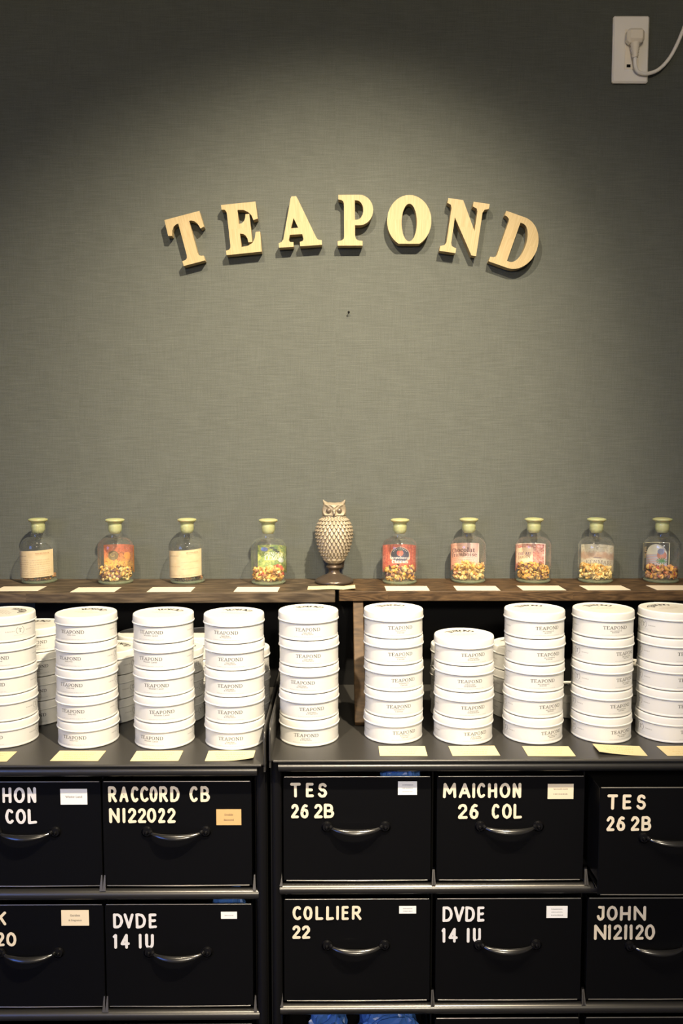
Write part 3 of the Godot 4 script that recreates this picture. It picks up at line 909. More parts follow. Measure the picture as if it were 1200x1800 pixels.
func owl() -> void:
	var o := thing("owl_figurine", "cast bronze-coloured owl figurine with scalloped feathers on a dark round pedestal", "figurine", Vector3(-0.003, SHELF, 0.0480))
	var b := MB.new()
	var nt := 300
	var ny := 250
	var pos := []
	var rowh := 0.0061
	for j in ny + 1:
		var f := float(j) / ny
		var y := lerpf(0.036, 0.1410, f if f < 0.9 else 0.9 + 0.1 * sin((f - 0.9) * 10.0 * PI / 2))
		for k in nt:
			var w := TAU * k / nt - PI
			var r := owl_radius(y)
			var x := r * sin(w)
			var yy := y
			var front := cos(w) > 0.0
			if y > 0.0445 and y < 0.1185:
				var row := (0.1185 - y) / rowh
				var deep := 0.0
				for q in [1, 0]:                        # scalloped feathers, each row overlapping the next
					var ri: float = floorf(row) - q
					var u := fposmod((w + PI) / TAU * 24.0 + 0.5 * fposmod(ri, 2.0), 1.0) - 0.5
					var ln: float = row - ri                   # 0 at the root of this row, tip near 1.5
					var tip := 1.55 - 2.6 * u * u
					if ln < tip:
						deep = maxf(deep, (ln / 1.55) * (1.0 - 2.4 * u * u) * 0.95 + 0.12 * (1.0 - minf(1.0, absf(u) * 14.0)))
						break
				r += 0.0046 * deep * smoothstep(0.1185, 0.112, y) - 0.0016
			elif y <= 0.0445:                            # claws
				r += 0.0022 * absf(sin((w + PI) * 5.5)) * sin(clampf((y - 0.037) / 0.0075, 0, 1) * PI)
			else:
				if front:
					for s in [-1.0, 1.0]:
						var d := Vector2(x - s * 0.0088, (y - 0.1272) * 0.95).length()
						r += 0.0011 * exp(-pow((d - 0.0100) / 0.0013, 2.0)) - 0.0026 * smoothstep(0.0096, 0.004, d)
						var q := Geometry2D.get_closest_point_to_segment(Vector2(x, y), Vector2(s * 0.0185, 0.1415), Vector2(s * 0.0015, 0.1265))
						r += 0.0012 * exp(-pow(Vector2(x, y).distance_to(q) / 0.0020, 2.0))
				r += 0.00035 * sin(w * 40.0) * sin(y * 4200.0) * smoothstep(0.119, 0.122, y)
				if y > 0.134:                            # the crown dips between the ear tufts
					yy += 0.0016 * smoothstep(0.010, 0.019, absf(x)) - 0.0010 * smoothstep(0.009, 0.0, absf(x))
			pos.append(Vector3(r * sin(w), yy, r * cos(w) * 0.92))
	for j in ny + 1:
		for k in nt:
			var l: Vector3 = pos[j * nt + (k + nt - 1) % nt]
			var rr: Vector3 = pos[j * nt + (k + 1) % nt]
			var dn: Vector3 = pos[maxi(j - 1, 0) * nt + k]
			var u: Vector3 = pos[mini(j + 1, ny) * nt + k]
			var nn := (rr - l).cross(u - dn).normalized()
			if j == ny: nn = Vector3.UP
			if nn.dot(Vector3(pos[j * nt + k].x, (pos[j * nt + k].y - 0.09) * 0.3, pos[j * nt + k].z)) < 0.0 and j < ny - 2: nn = -nn
			b.vert(pos[j * nt + k], -nn if nn.y < -0.5 and j > ny - 4 else nn)
	for j in ny:
		for k in nt:
			b.quad(j * nt + k, j * nt + (k + 1) % nt, (j + 1) * nt + (k + 1) % nt, (j + 1) * nt + k)
	var body := part("body", b.mesh(M.bronze), o)
	for s in [-1.0, 1.0]:
		var e := MB.new()
		var zf := 0.0146
		e.lathe([Vector2(0, -0.0050), Vector2(0.0025, -0.0043), Vector2(0.0043, -0.0025), Vector2(0.0050, 0), Vector2(0.0043, 0.0025), Vector2(0.0025, 0.0043), Vector2(0, 0.0050)], 16)
		part("eye", e.mesh(M.bronze_eye), o, Vector3(s * 0.0089, 0.1272, zf - 0.0010))
		var t := MB.new()
		t.tube([Vector3(s * 0.0135, 0.1370, 0.004), Vector3(s * 0.0162, 0.1402, 0.0045), Vector3(s * 0.0180, 0.1430, 0.0045), Vector3(s * 0.0190, 0.1452, 0.0040)], [0.0050, 0.0034, 0.0018, 0.0004], 12)
		part("ear_tuft", t.mesh(M.bronze), o)
	var bk := MB.new()
	bk.tube([Vector3(0, 0.1262, 0.0178), Vector3(0, 0.1225, 0.0205), Vector3(0, 0.1190, 0.0212), Vector3(0, 0.1165, 0.0203)], [0.0018, 0.0021, 0.0014, 0.0002], 10)
	part("beak", bk.mesh(M.bronze_dark), o)
	var tl := MB.new()
	tl.tube([Vector3(0.006, 0.046, -0.013), Vector3(0.011, 0.040, -0.011), Vector3(0.0145, 0.034, -0.009), Vector3(0.0140, 0.028, -0.007), Vector3(0.010, 0.0235, -0.006)], [0.0060, 0.0058, 0.0052, 0.0042, 0.0016], 12, 0.6)
	part("tail", tl.mesh(M.bronze_dark), o)
	var p := MB.new()
	p.lathe([Vector2(0, 0), Vector2(0.0315, 0), Vector2(0.0332, 0.0012), Vector2(0.0338, 0.0030), Vector2(0.0332, 0.0050), Vector2(0.0300, 0.0080), Vector2(0.0220, 0.0118), Vector2(0.0140, 0.0150), Vector2(0.0104, 0.0178), Vector2(0.0094, 0.0210), Vector2(0.0096, 0.0240), Vector2(0.0110, 0.0262), Vector2(0.0136, 0.0275), Vector2(0.0140, 0.0290), Vector2(0.0134, 0.0305), Vector2(0.0112, 0.0318), Vector2(0.0114, 0.0338), Vector2(0.0136, 0.0362), Vector2(0.0150, 0.0385), Vector2(0, 0.0390)], 48)
	part("pedestal", p.mesh(M.bronze_dark), o)

# ------------------------------------------------------------------ cabinets
const DW := 0.1995
const DH := 0.1490
const ROW := 0.1717

func make_handle() -> ArrayMesh:
	var b := MB.new()
	var ps := []
	var rs := []
	for k in 17:
		var u := k / 8.0 - 1.0
		ps.append(Vector3(u * 0.0335, -0.0022 * (1.0 - u * u), 0.0030 + 0.0098 * pow(1.0 - u * u, 0.75)))
		rs.append(0.0016 + 0.0026 * (1.0 - u * u))
	b.tube(ps, rs, 14, 0.5, Vector3(0, 0.62, 0.78).normalized())
	var bar := b
	b = MB.new()
	for s in [-1.0, 1.0]:
		b.tube([Vector3(s * 0.0395, 0.0005, 0), Vector3(s * 0.0395, 0.0005, 0.0016), Vector3(s * 0.0395, 0.0005, 0.0022)], [0.0075, 0.0073, 0.0055], 20)
		b.tube([Vector3(s * 0.0400, -0.0005, 0.0015), Vector3(s * 0.0400, -0.0005, 0.0034), Vector3(s * 0.0400, -0.0005, 0.0040)], [0.0026, 0.0026, 0.0014], 12)
		b.tube([Vector3(s * 0.0345, 0.0006, 0.0016), Vector3(s * 0.0330, -0.0004, 0.0050)], [0.0032, 0.0026], 10)
	return two(bar.mesh(M.handle), b, M.post)

func make_drawer() -> ArrayMesh:                       # origin at the front's top left corner, front face at z = 0
	var b := MB.new()
	var n := 10
	var g := []
	for j in n + 1:                                     # the sheet front, very slightly dented
		for k in n + 1:
			var u := float(k) / n
			var v := float(j) / n
			var z := -0.0010 * sin(u * PI) * sin(v * PI)
			g.append(b.vert(Vector3(u * DW, -0.003 - v * (DH - 0.006), z), Vector3(0.012 * cos(u * PI), -0.012 * cos(v * PI), 1).normalized()))
	for j in n:
		for k in n:
			b.quad(g[j * (n + 1) + k], g[j * (n + 1) + k + 1], g[(j + 1) * (n + 1) + k + 1], g[(j + 1) * (n + 1) + k])
	var f := MB.new()                                   # folded edges; their thin highlights are put in as brighter metal
	f.tube([Vector3(0.0015, -0.0022, -0.0010), Vector3(DW - 0.0015, -0.0022, -0.0010)], [0.0010, 0.0010], 10)
	f.tube([Vector3(0.0035, -DH + 0.0022, -0.0010), Vector3(DW * 0.5, -DH + 0.0014, -0.0010), Vector3(DW - 0.0035, -DH + 0.0022, -0.0010)], [0.0011, 0.0011, 0.0011], 10)
	for x in [0.0008, DW - 0.0008]:
		b.tube([Vector3(x, -0.002, -0.0016), Vector3(x, -DH + 0.002, -0.0016)], [0.0014, 0.0014], 8)
		b.box(Vector3(x, -0.004 - DH * 0.42, -0.075), Vector3(0.0014, DH * 0.84, 0.148))
	b.box(Vector3(DW / 2, -DH + 0.006, -0.075), Vector3(DW - 0.004, 0.0014, 0.148))
	b.box(Vector3(DW / 2, -0.004 - DH * 0.42, -0.149), Vector3(DW - 0.004, DH * 0.84, 0.0014))
	return two(b.mesh(M.black), f, M.edge)

func paper_tag(w: float, h: float, c: Color, words: Array) -> ArrayMesh:
	var im := Image.create(128, int(128 * h / w), false, Image.FORMAT_RGB8)
	im.fill(c)
	var hh := im.get_height()
	for k in words.size():
		var y := hh * (k + 1.0) / (words.size() + 1.0)
		if words[k] == "~": small_print(im, Vector2(64, y), 70, 6, Color(0.2, 0.2, 0.2, 0.7))
		else: print_text(im, words[k], Vector2(64, y), 10, Color(0.22, 0.2, 0.18), "Droid Serif", 400)
	var b := MB.new()
	b.face([Vector3(0, 0, 0), Vector3(w, 0, 0), Vector3(w, -h, 0), Vector3(0, -h, 0)], Vector3(0, 0, 1), [Vector2(0, 0), Vector2(1, 0), Vector2(1, 1), Vector2(0, 1)])
	b.box(Vector3(w / 2, -h / 2, -0.0003), Vector3(w, h, 0.0004))
	return b.mesh(pic(im, 0.75))

func cabinet(label: String, x0: float, x1: float, y: float, z: float, cols: Array, fronts: Dictionary) -> void:
	var o := thing("drawer_cabinet", label, "cabinet", Vector3((x0 + x1) / 2, 0, 0.2))
	var off := -o.position
	var drawer := make_drawer()
	var grip := make_handle()
	var b := MB.new()                                   # carcass
	var bottom := 0.02
	for x in [x0 + 0.0012, x1 - 0.0012]:
		b.box(Vector3(x, (y + bottom) / 2, 0.21) + off, Vector3(0.0016, y - bottom, 0.34))
	b.box(Vector3((x0 + x1) / 2, (y + bottom) / 2, 0.04) + off, Vector3(x1 - x0, y - bottom, 0.002))
	b.box(Vector3((x0 + x1) / 2, 0.01, 0.21) + off, Vector3(x1 - x0 - 0.03, 0.02, 0.30))
	for k in cols.size() + 1:                           # uprights
		var x: float = cols[k] - 0.0042 if k < cols.size() else cols[k - 1] + DW + 0.0042
		b.box(Vector3(x, y * 0.5, z - 0.165) + off, Vector3(0.002, y - 0.02, 0.30))
	part("carcass", b.mesh(M.dark), o)
	var t := MB.new()                                   # tray top with a rolled front edge
	t.box(Vector3((x0 + x1) / 2, y - 0.0008, 0.5 * (0.04 + z + 0.018)) + off, Vector3(x1 - x0, 0.0016, z + 0.018 - 0.04))
	t.tube([Vector3(x0 + 0.006, y - 0.0012, z + 0.0195) + off, Vector3(x1 - 0.006, y - 0.0012, z + 0.0195) + off], [0.0022, 0.0022], 12)
	part("top", t.mesh(M.top), o)
	for s in [0, 1]:                                    # upturned side lips, rounded at the front
		var lp := MB.new()
		var x: float = x0 + 0.0015 if s == 0 else x1 - 0.0015
		var prof := [Vector2(0.06, y - 0.012), Vector2(0.06, y + 0.046)]
		for k in 7:
			var w := PI / 2 * k / 6.0
			prof.append(Vector2(z + 0.008 + 0.012 * sin(w), y + 0.034 + 0.012 * cos(w)))
		prof.append(Vector2(z + 0.020, y - 0.010))
		var side := []
		for xx in [x - 0.0012, x + 0.0012]:
			var ps := []
			for q in prof: ps.append(Vector3(xx, q.y, q.x) + off)
			lp.face(ps, Vector3(signf(xx - x), 0, 0))
			side.append(ps)
		for k in prof.size():
			var k2 := (k + 1) % prof.size()
			lp.flat([side[0][k], side[0][k2], side[1][k2], side[1][k]], Vector3(x, y + 0.01, z * 0.6) + off)
		lp.tube([side[0][1] + Vector3(0.0012, 0, 0), side[0][2] + Vector3(0.0012, 0, 0), side[0][5] + Vector3(0.0012, 0, 0), side[0][8] + Vector3(0.0012, 0, 0), side[0][9] + Vector3(0.0012, 0.01, 0)], [0.0017, 0.0017, 0.0017, 0.0017, 0.0017], 8)
		part("side_lip", lp.mesh(M.top), o)
	for s in [0, 1]:                                    # corner posts
		var pm := MB.new()
		var x: float = x0 + 0.008 if s == 0 else x1 - 0.008
		pm.tube([Vector3(x, bottom, z) + off, Vector3(x, y - 0.008, z) + off], [0.0072, 0.0072], 16)
		part("corner_post", pm.mesh(M.post), o)
	for r in 6:                                         # round cross rails
		var rm := MB.new()
		var yy := y - 0.0152 - r * ROW
		if r == 0: yy = y - 0.0110
		if r == 5: yy = 0.03
		rm.tube([Vector3(x0 + 0.012, yy, z + (0.011 if r == 0 else 0.0)) + off, Vector3(x1 - 0.012, yy, z + (0.011 if r == 0 else 0.0)) + off], [0.0074, 0.0074], 20)
		part("rail", rm.mesh(M.rail), o)
	for r in 5:
		for k in cols.size():
			var key := "%d%d" % [r, k]
			var f: Dictionary = fronts.get(key, {})
			var out: float = f.get("out", 0.0)
			var d := part("drawer", drawer, o, Vector3(cols[k], y - 0.0285 - r * ROW + f.get("drop", 0.0), z + 0.001 + out) + off)
			var h := part("handle", grip, d, Vector3(DW / 2 - 0.0015, -0.0715 + f.get("handle", 0.0), 0.0))
			h.set_meta("label", "black curved handle")
			if f.has("words"):
				var lt := part("painted_lettering", lettering(f.words, M.white_paint if f.get("white", false) else M.cream, Vector2(0.000778, 0.000806)), d, Vector3(0, 0, 0.0007))
				lt.set_meta("label", "hand-painted capital letters and numbers")
			if f.has("tag"):
				var g: Array = f.tag
				var pt := part("paper_tag", paper_tag((g[1] - g[0]) * 0.000778, (g[3] - g[2]) * 0.000806, g[4], g[5]), d, Vector3(g[0] * 0.000778, -g[2] * 0.000806, 0.0010))
				pt.set_meta("label", "small stuck-on paper tag")
			if r < 4:                                   # runner tabs beside the drawer's foot
				for s in [0, 1]:
					var tb := MB.new()
					var x: float = cols[k] + (-0.0036 if s == 0 else DW + 0.0036)
					var yb := y - 0.0152 - (r + 1) * ROW + 0.0066
					for q in [-1.0, 1.0]:
						var xx: float = x + q * 0.0008
						tb.face([Vector3(xx, yb, z + 0.006) + off, Vector3(xx, yb, z - 0.008) + off, Vector3(xx, yb + 0.022, z - 0.002) + off, Vector3(xx, yb + 0.020, z + 0.001) + off], Vector3(q, 0, 0))
					tb.face([Vector3(x - 0.0022, yb, z + 0.006) + off, Vector3(x + 0.0022, yb, z + 0.006) + off, Vector3(x + 0.0008, yb + 0.020, z + 0.001) + off, Vector3(x - 0.0008, yb + 0.020, z + 0.001) + off], Vector3(0, 0.3, 0.95))
					part("runner_tab", tb.mesh(M.worn), o)

func crumpled(w: float, h: float, d: float, sd: int) -> ArrayMesh:
	var b := MB.new()
	var nz := noise(22.0, sd, 3)
	var seg := 36
	var rings := 20
	var ps := []
	for j in rings + 1:
		var a := PI * j / rings
		for k in seg:
			var w2 := TAU * k / seg
			var q := Vector3(sin(a) * sin(w2), -cos(a), sin(a) * cos(w2))
			q = q.sign() * Vector3(pow(absf(q.x), 0.6), pow(absf(q.y), 0.6), pow(absf(q.z), 0.6))
			q *= Vector3(w, h, d) * 0.5
			q *= 1.0 + 0.16 * absf(nz.get_noise_3dv(q * 2.0)) * 2.0 - 0.12
			ps.append(q)
	for j in rings:
		for k in seg:
			var a: Vector3 = ps[j * seg + k]
			var c: Vector3 = ps[j * seg + (k + 1) % seg]
			var e: Vector3 = ps[(j + 1) * seg + (k + 1) % seg]
			var f: Vector3 = ps[(j + 1) * seg + k]
			b.flat([a, c, e], Vector3.ZERO)
			b.flat([a, e, f], Vector3.ZERO)
	return b.mesh(M.blue)

func cabinets() -> void:
	var white := Color(0.93, 0.93, 0.92)
	var cream := Color(0.92, 0.86, 0.74)
	var kraft := Color(0.83, 0.68, 0.46)
	var maichon := [10,33, 37,58, 61,65, 69,84, 88,104, 108,127, 131,146]
	var dvde := [11,29, 31,49, 51,68, 72,85]
	var right := {
		"00": {"words": [["TES", 12, 37, [12,30, 39,53, 60,76]], ["262B", 48, 73, [13,27, 29,44, 53,68, 70,88]]], "tag": [199, 232, 10, 33, white, ["~", "~", "~"]]},
		"01": {"words": [["MAICHON", 13, 39, maichon], ["26COL", 49, 75, [36,53, 56,72, 95,109, 113,130, 133,148]]], "tag": [192, 237, 15, 41, cream, ["~", "~"]]},
		"02": {"out": 0.038, "drop": 0.0, "words": [["TES", 13, 38, [12,30, 38,53, 61,77]], ["262B", 49, 74, [11,25, 28,43, 52,67, 70,87]]], "handle": 0.002},
		"10": {"words": [["COLLIER", 13, 38, [15,31, 34,50, 55,69, 74,88, 91,97, 101,114, 119,136]], ["22", 47, 71, [14,29, 31,46]]], "tag": [202, 232, 14, 27, white, ["~", "~"]], "handle": 0.004},
		"11": {"words": [["DVDE", 15, 42, dvde], ["14IU", 53, 79, [9,18, 22,38, 54,58, 65,79]]], "tag": [194, 231, 15, 36, white, ["~", "~", "~"]], "white": true, "handle": 0.004},
		"12": {"words": [["JOHN", 15, 41, [15,29, 33,52, 56,75, 80,102]], ["N121120", 48, 75, [11,33, 35,42, 45,61, 64,70, 73,80, 84,99, 101,119]]], "handle": 0.001},
		"20": {"out": 0.075, "drop": -0.012},
	}
	var left := {
		"00": {"words": [["MAICHON", 11, 38, maichon], ["26COL", 48, 74, [34,51, 54,70, 92,107, 110,128, 131,147]]], "tag": [188, 234, 14, 41, white, ["Winter Land"]], "white": true},
		"01": {"words": [["RACCORDCB", 10, 37, [10,25, 29,45, 49,63, 65,80, 81,95, 98,113, 117,133, 150,165, 169,185]], ["N122022", 47, 73, [11,29, 34,39, 43,58, 60,75, 76,92, 95,108, 111,126]]], "tag": [196, 239, 50, 77, kraft, ["Double", "Raccord"]]},
		"10": {"words": [["K", 13, 37, [72,88]], ["20", 49, 74, [70,84, 87,105]]], "tag": [184, 232, 11, 38, cream, ["Garden", "& Fragrance"]], "handle": 0.002},
		"11": {"words": [["DVDE", 17, 43, [14,31, 32,50, 53,71, 76,90]], ["14IU", 53, 79, [12,22, 26,42, 57,64, 69,84]]], "tag": [202, 230, 15, 27, white, ["~"]], "white": true, "handle": 0.002},
	}
	cabinet("black metal drawer cabinet on the right, with six lettered drawers showing", -0.0885, 0.566, TOP, 0.376, [-0.0710, 0.1370, 0.3450], right)
	cabinet("black metal drawer cabinet on the left, cut by the photo edge", -0.533, -0.0925, TOP - 0.0040, 0.380, [-0.5160, -0.3135], left)
	var bags := [
		[Vector3(0.090, 0.8050, 0.345), Vector3(0.062, 0.140, 0.050), "blue plastic bag peeking out above the upper left lettered drawer of right cabinet"],
		[Vector3(-0.012, 0.4550, 0.343), Vector3(0.060, 0.130, 0.056), "smaller blue plastic bag at the left in the open bottom drawer"],
		[Vector3(0.075, 0.4560, 0.343), Vector3(0.092, 0.132, 0.056), "larger blue plastic bag filling the right of the open bottom drawer"],
		[Vector3(-0.150, 0.6255, 0.346), Vector3(0.054, 0.130, 0.042), "blue plastic bag showing above the drawer marked DVDE on the left"],
	]
	for k in bags.size():
		var o := part("plastic_bag", crumpled(bags[k][1].x, bags[k][1].y, bags[k][1].z, 60 + k), self, bags[k][0])
		tag(o, bags[k][2], "bag", "blue plastic bags in the drawers")

# ------------------------------------------------------------------ shelf, cards, outlet
func shelf() -> void:
	var o := thing("shelf_board", "dark brown wooden shelf board on the left of the joint", "shelf", Vector3(-0.5, SHELF, 0.07))
	var b := MB.new()
	b.box(Vector3(-0.0005, -0.00825, 0.004), Vector3(0.999, 0.0165, 0.148), 0.0012)
	part("board", b.mesh(M.shelf), o)
	o = thing("shelf_board", "dark brown wooden shelf board on the right of the joint, with brace", "shelf", Vector3(0.5, SHELF, 0.07))
	b = MB.new()
	b.box(Vector3(0.0025, -0.00825, -0.002), Vector3(0.995, 0.0165, 0.136), 0.0012)
	part("board", b.mesh(M.shelf_b), o)
	b = MB.new()
	var dirn := Vector3(0, TOP - 1.0615, 0.268 - 0.122)
	var e := Basis.looking_at(dirn.normalized(), Vector3(0, 0, 1))
	b.box(Vector3(0.0365 - 0.5, (TOP + 1.0615) / 2 - SHELF, 0.195 - 0.07), Vector3(0.017, 0.012, dirn.length() - 0.010), 0.001, e)
	part("brace", b.mesh(M.shelf_b), o).set_meta("label", "slanted wooden brace under the shelf")
	for s in [[-0.533, -0.0925, "added black board standing in for shade behind the tins on the left cabinet", TOP - 0.004], [-0.0885, 0.566, "added black board standing in for shade behind the tins on the right cabinet", TOP]]:
		b = MB.new()  # black sheet added in place of the deep shade under the shelf
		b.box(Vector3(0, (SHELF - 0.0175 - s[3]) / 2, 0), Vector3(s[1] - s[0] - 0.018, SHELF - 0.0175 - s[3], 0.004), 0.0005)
		tag(part("shade_board", b.mesh(M.dark), self, Vector3((s[0] + s[1]) / 2, s[3] + 0.0002, 0.046)), s[2], "board")

func cards() -> void:
	var im := Image.create(128, 72, false, Image.FORMAT_RGB8)
	im.fill(lin(0.66, 0.56, 0.32).linear_to_srgb())
	for k in 4: small_print(im, Vector2(62, 16 + k * 13), 88 - k * 8, 4, Color(0.75, 0.55, 0.3, 0.5))
	var yellow := pic(im, 0.8)
	var flat := func(_u, _v): return 0.0
	var lt := TOP - 0.0040
	var low := [
		[-0.4700, 0.3700, lt, 0.4, "yellow price card cut by the left photo edge, on the cabinet", 0],
		[-0.3488, 0.3680, lt, -0.6, "yellow price card in front of the second tin stack", 0],
		[-0.2422, 0.3690, lt, 0.5, "yellow price card in front of the third tin stack", 0],
		[-0.1429, 0.3690, lt, 0.8, "yellow price card with a curled corner, last on left cabinet", 1],
		[0.0910, 0.3640, TOP, -0.5, "yellow price card before the stack at the wooden brace", 0],
		[0.1882, 0.3640, TOP, 1.0, "yellow price card before the short tin stack", 0],
		[0.2897, 0.3660, TOP, -0.8, "yellow price card before the third stack from the right", 0],
		[0.3874, 0.3640, TOP, -4.0, "bent yellow price card lifting at its left, second from right edge", 2],
		[0.4765, 0.3660, TOP, 0.5, "yellow price card cut by the right photo edge, on the cabinet", 0],
	]
	for a in low:
		var f: Callable = flat
		if a[5] == 1: f = func(u, v): return 0.004 * pow(maxf(0.0, u + v - 1.4) / 0.6, 2.0)
		if a[5] == 2: f = func(u, v): return 0.0045 * pow(1.0 - clampf(u, 0, 1), 2.0) * (0.4 + 0.6 * v)
		var o := part("price_card", sheet(0.0640, 0.0360, yellow, f), self, Vector3(a[0], a[2] + 0.0002, a[1]))
		o.rotation.y = deg_to_rad(a[3])
		tag(o, a[4], "card", "yellow price cards on the cabinet tops")
	var high := [
		[-0.5242, 0.1080, 2.0, "cream card before the first bottle from the left"],
		[-0.3955, 0.1190, 1.0, "cream card before the bottle with the orange label"],
		[-0.2717, 0.1180, 1.0, "cream card before the bottle with the nearly blank label"],
		[-0.1301, 0.1180, -1.0, "cream card before the bottle with the green label"],
		[0.1182, 0.1090, 0.0, "cream card before the bottle with the red badge label"],
		[0.2346, 0.1085, -1.0, "cream card before the bottle with the plain pink label"],
		[0.3429, 0.1070, 0.0, "cream card before the bottle with the flowered label"],
		[0.4498, 0.1060, 0.5, "cream card before the bottle with the grey landscape label"],
		[0.5642, 0.1050, 0.0, "cream card before the bottle with the dark label"],
	]
	for a in high:
		var o := part("name_card", sheet(0.0715, 0.0460, M.card, flat), self, Vector3(a[0], SHELF + 0.0002, a[1]))
		o.rotation.y = deg_to_rad(a[2])
		tag(o, a[3], "card", "cream name cards in front of the bottles")
	var o2 := part("note_slip", sheet(0.0790, 0.0330, yellow, func(u, _v): return 0.0022 * absf(sin((u - 0.1) * 5.0)) * u + 0.0006), self, Vector3(-0.0073, SHELF + 0.0002, 0.1075))
	tag(o2, "wavy yellow paper slip in front of the owl, across the shelf joint", "card")

func outlet() -> void:
	var o := thing("wall_outlet", "white plastic wall outlet plate at the upper right", "outlet", Vector3(0.5066, 1.9949, 0))
	var b := MB.new()
	b.box(Vector3(0, 0, 0.0042), Vector3(0.0620, 0.1110, 0.0078), 0.0024)
	part("plate", b.mesh(M.plastic), o)
	b = MB.new()
	b.box(Vector3(0.001, -0.001, 0.0086), Vector3(0.0235, 0.066, 0.0012), 0.0004)
	part("socket_insert", b.mesh(M.plug), o)
	b = MB.new()
	b.box(Vector3(-0.0040, -0.0285, 0.0094), Vector3(0.0066, 0.0048, 0.0006))
	part("earth_slot", b.mesh(M.dark), o)
	var c := thing("power_cord", "cream plug with ribbed neck and looping white cable in the outlet", "cord", Vector3(0.5066, 1.9949, 0))
	b = MB.new()
	b.box(Vector3(0.0022, 0.0150, 0.0190), Vector3(0.0300, 0.0235, 0.0185), 0.0050)
	part("plug", b.mesh(M.plug), c)
	b = MB.new()
	var ps := []
	var rs := []
	for k in 25:
		var u := k / 24.0
		ps.append(Vector3(0.0022 + 0.0008 * u, 0.003 - 0.0235 * u, 0.0205))
		rs.append(lerpf(0.0078, 0.0046, u) + 0.0009 * sin(u * TAU * 5.0))
	b.tube(ps, rs, 18)
	part("strain_relief", b.mesh(M.plug), c)
	var cv := Curve3D.new()
	var pts := [Vector3(0.0030, -0.0190, 0.0205), Vector3(0.0035, -0.0290, 0.0195), Vector3(0.0075, -0.0385, 0.0165), Vector3(0.0170, -0.0430, 0.0140), Vector3(0.0310, -0.0420, 0.0120), Vector3(0.0500, -0.0330, 0.0105), Vector3(0.0700, -0.0090, 0.0100), Vector3(0.0900, 0.0370, 0.0105), Vector3(0.1050, 0.0900, 0.0110), Vector3(0.1150, 0.1700, 0.0110)]
	for k in pts.size():
		var tan: Vector3 = (pts[mini(k + 1, pts.size() - 1)] - pts[maxi(k - 1, 0)]) / 6.0
		cv.add_point(pts[k], -tan, tan)
	ps = []
	rs = []
	for k in 60:
		ps.append(cv.sample_baked(cv.get_baked_length() * k / 59.0, true))
		rs.append(0.0031)
	b = MB.new()
	b.tube(ps, rs, 12)
	part("cable", b.mesh(M.plastic), c)
	b = MB.new()
	b.tube([Vector3(0, 0, 0.0), Vector3(0, 0, 0.0045), Vector3(0, 0, 0.0065), Vector3(0, 0, 0.0072)], [0.0009, 0.0009, 0.0021, 0.0012], 12)
	tag(part("wall_nail", b.mesh(M.dark), self, Vector3(0.0227, 1.5500, 0.0)), "small dark nail in the bare wall below the letters", "nail")

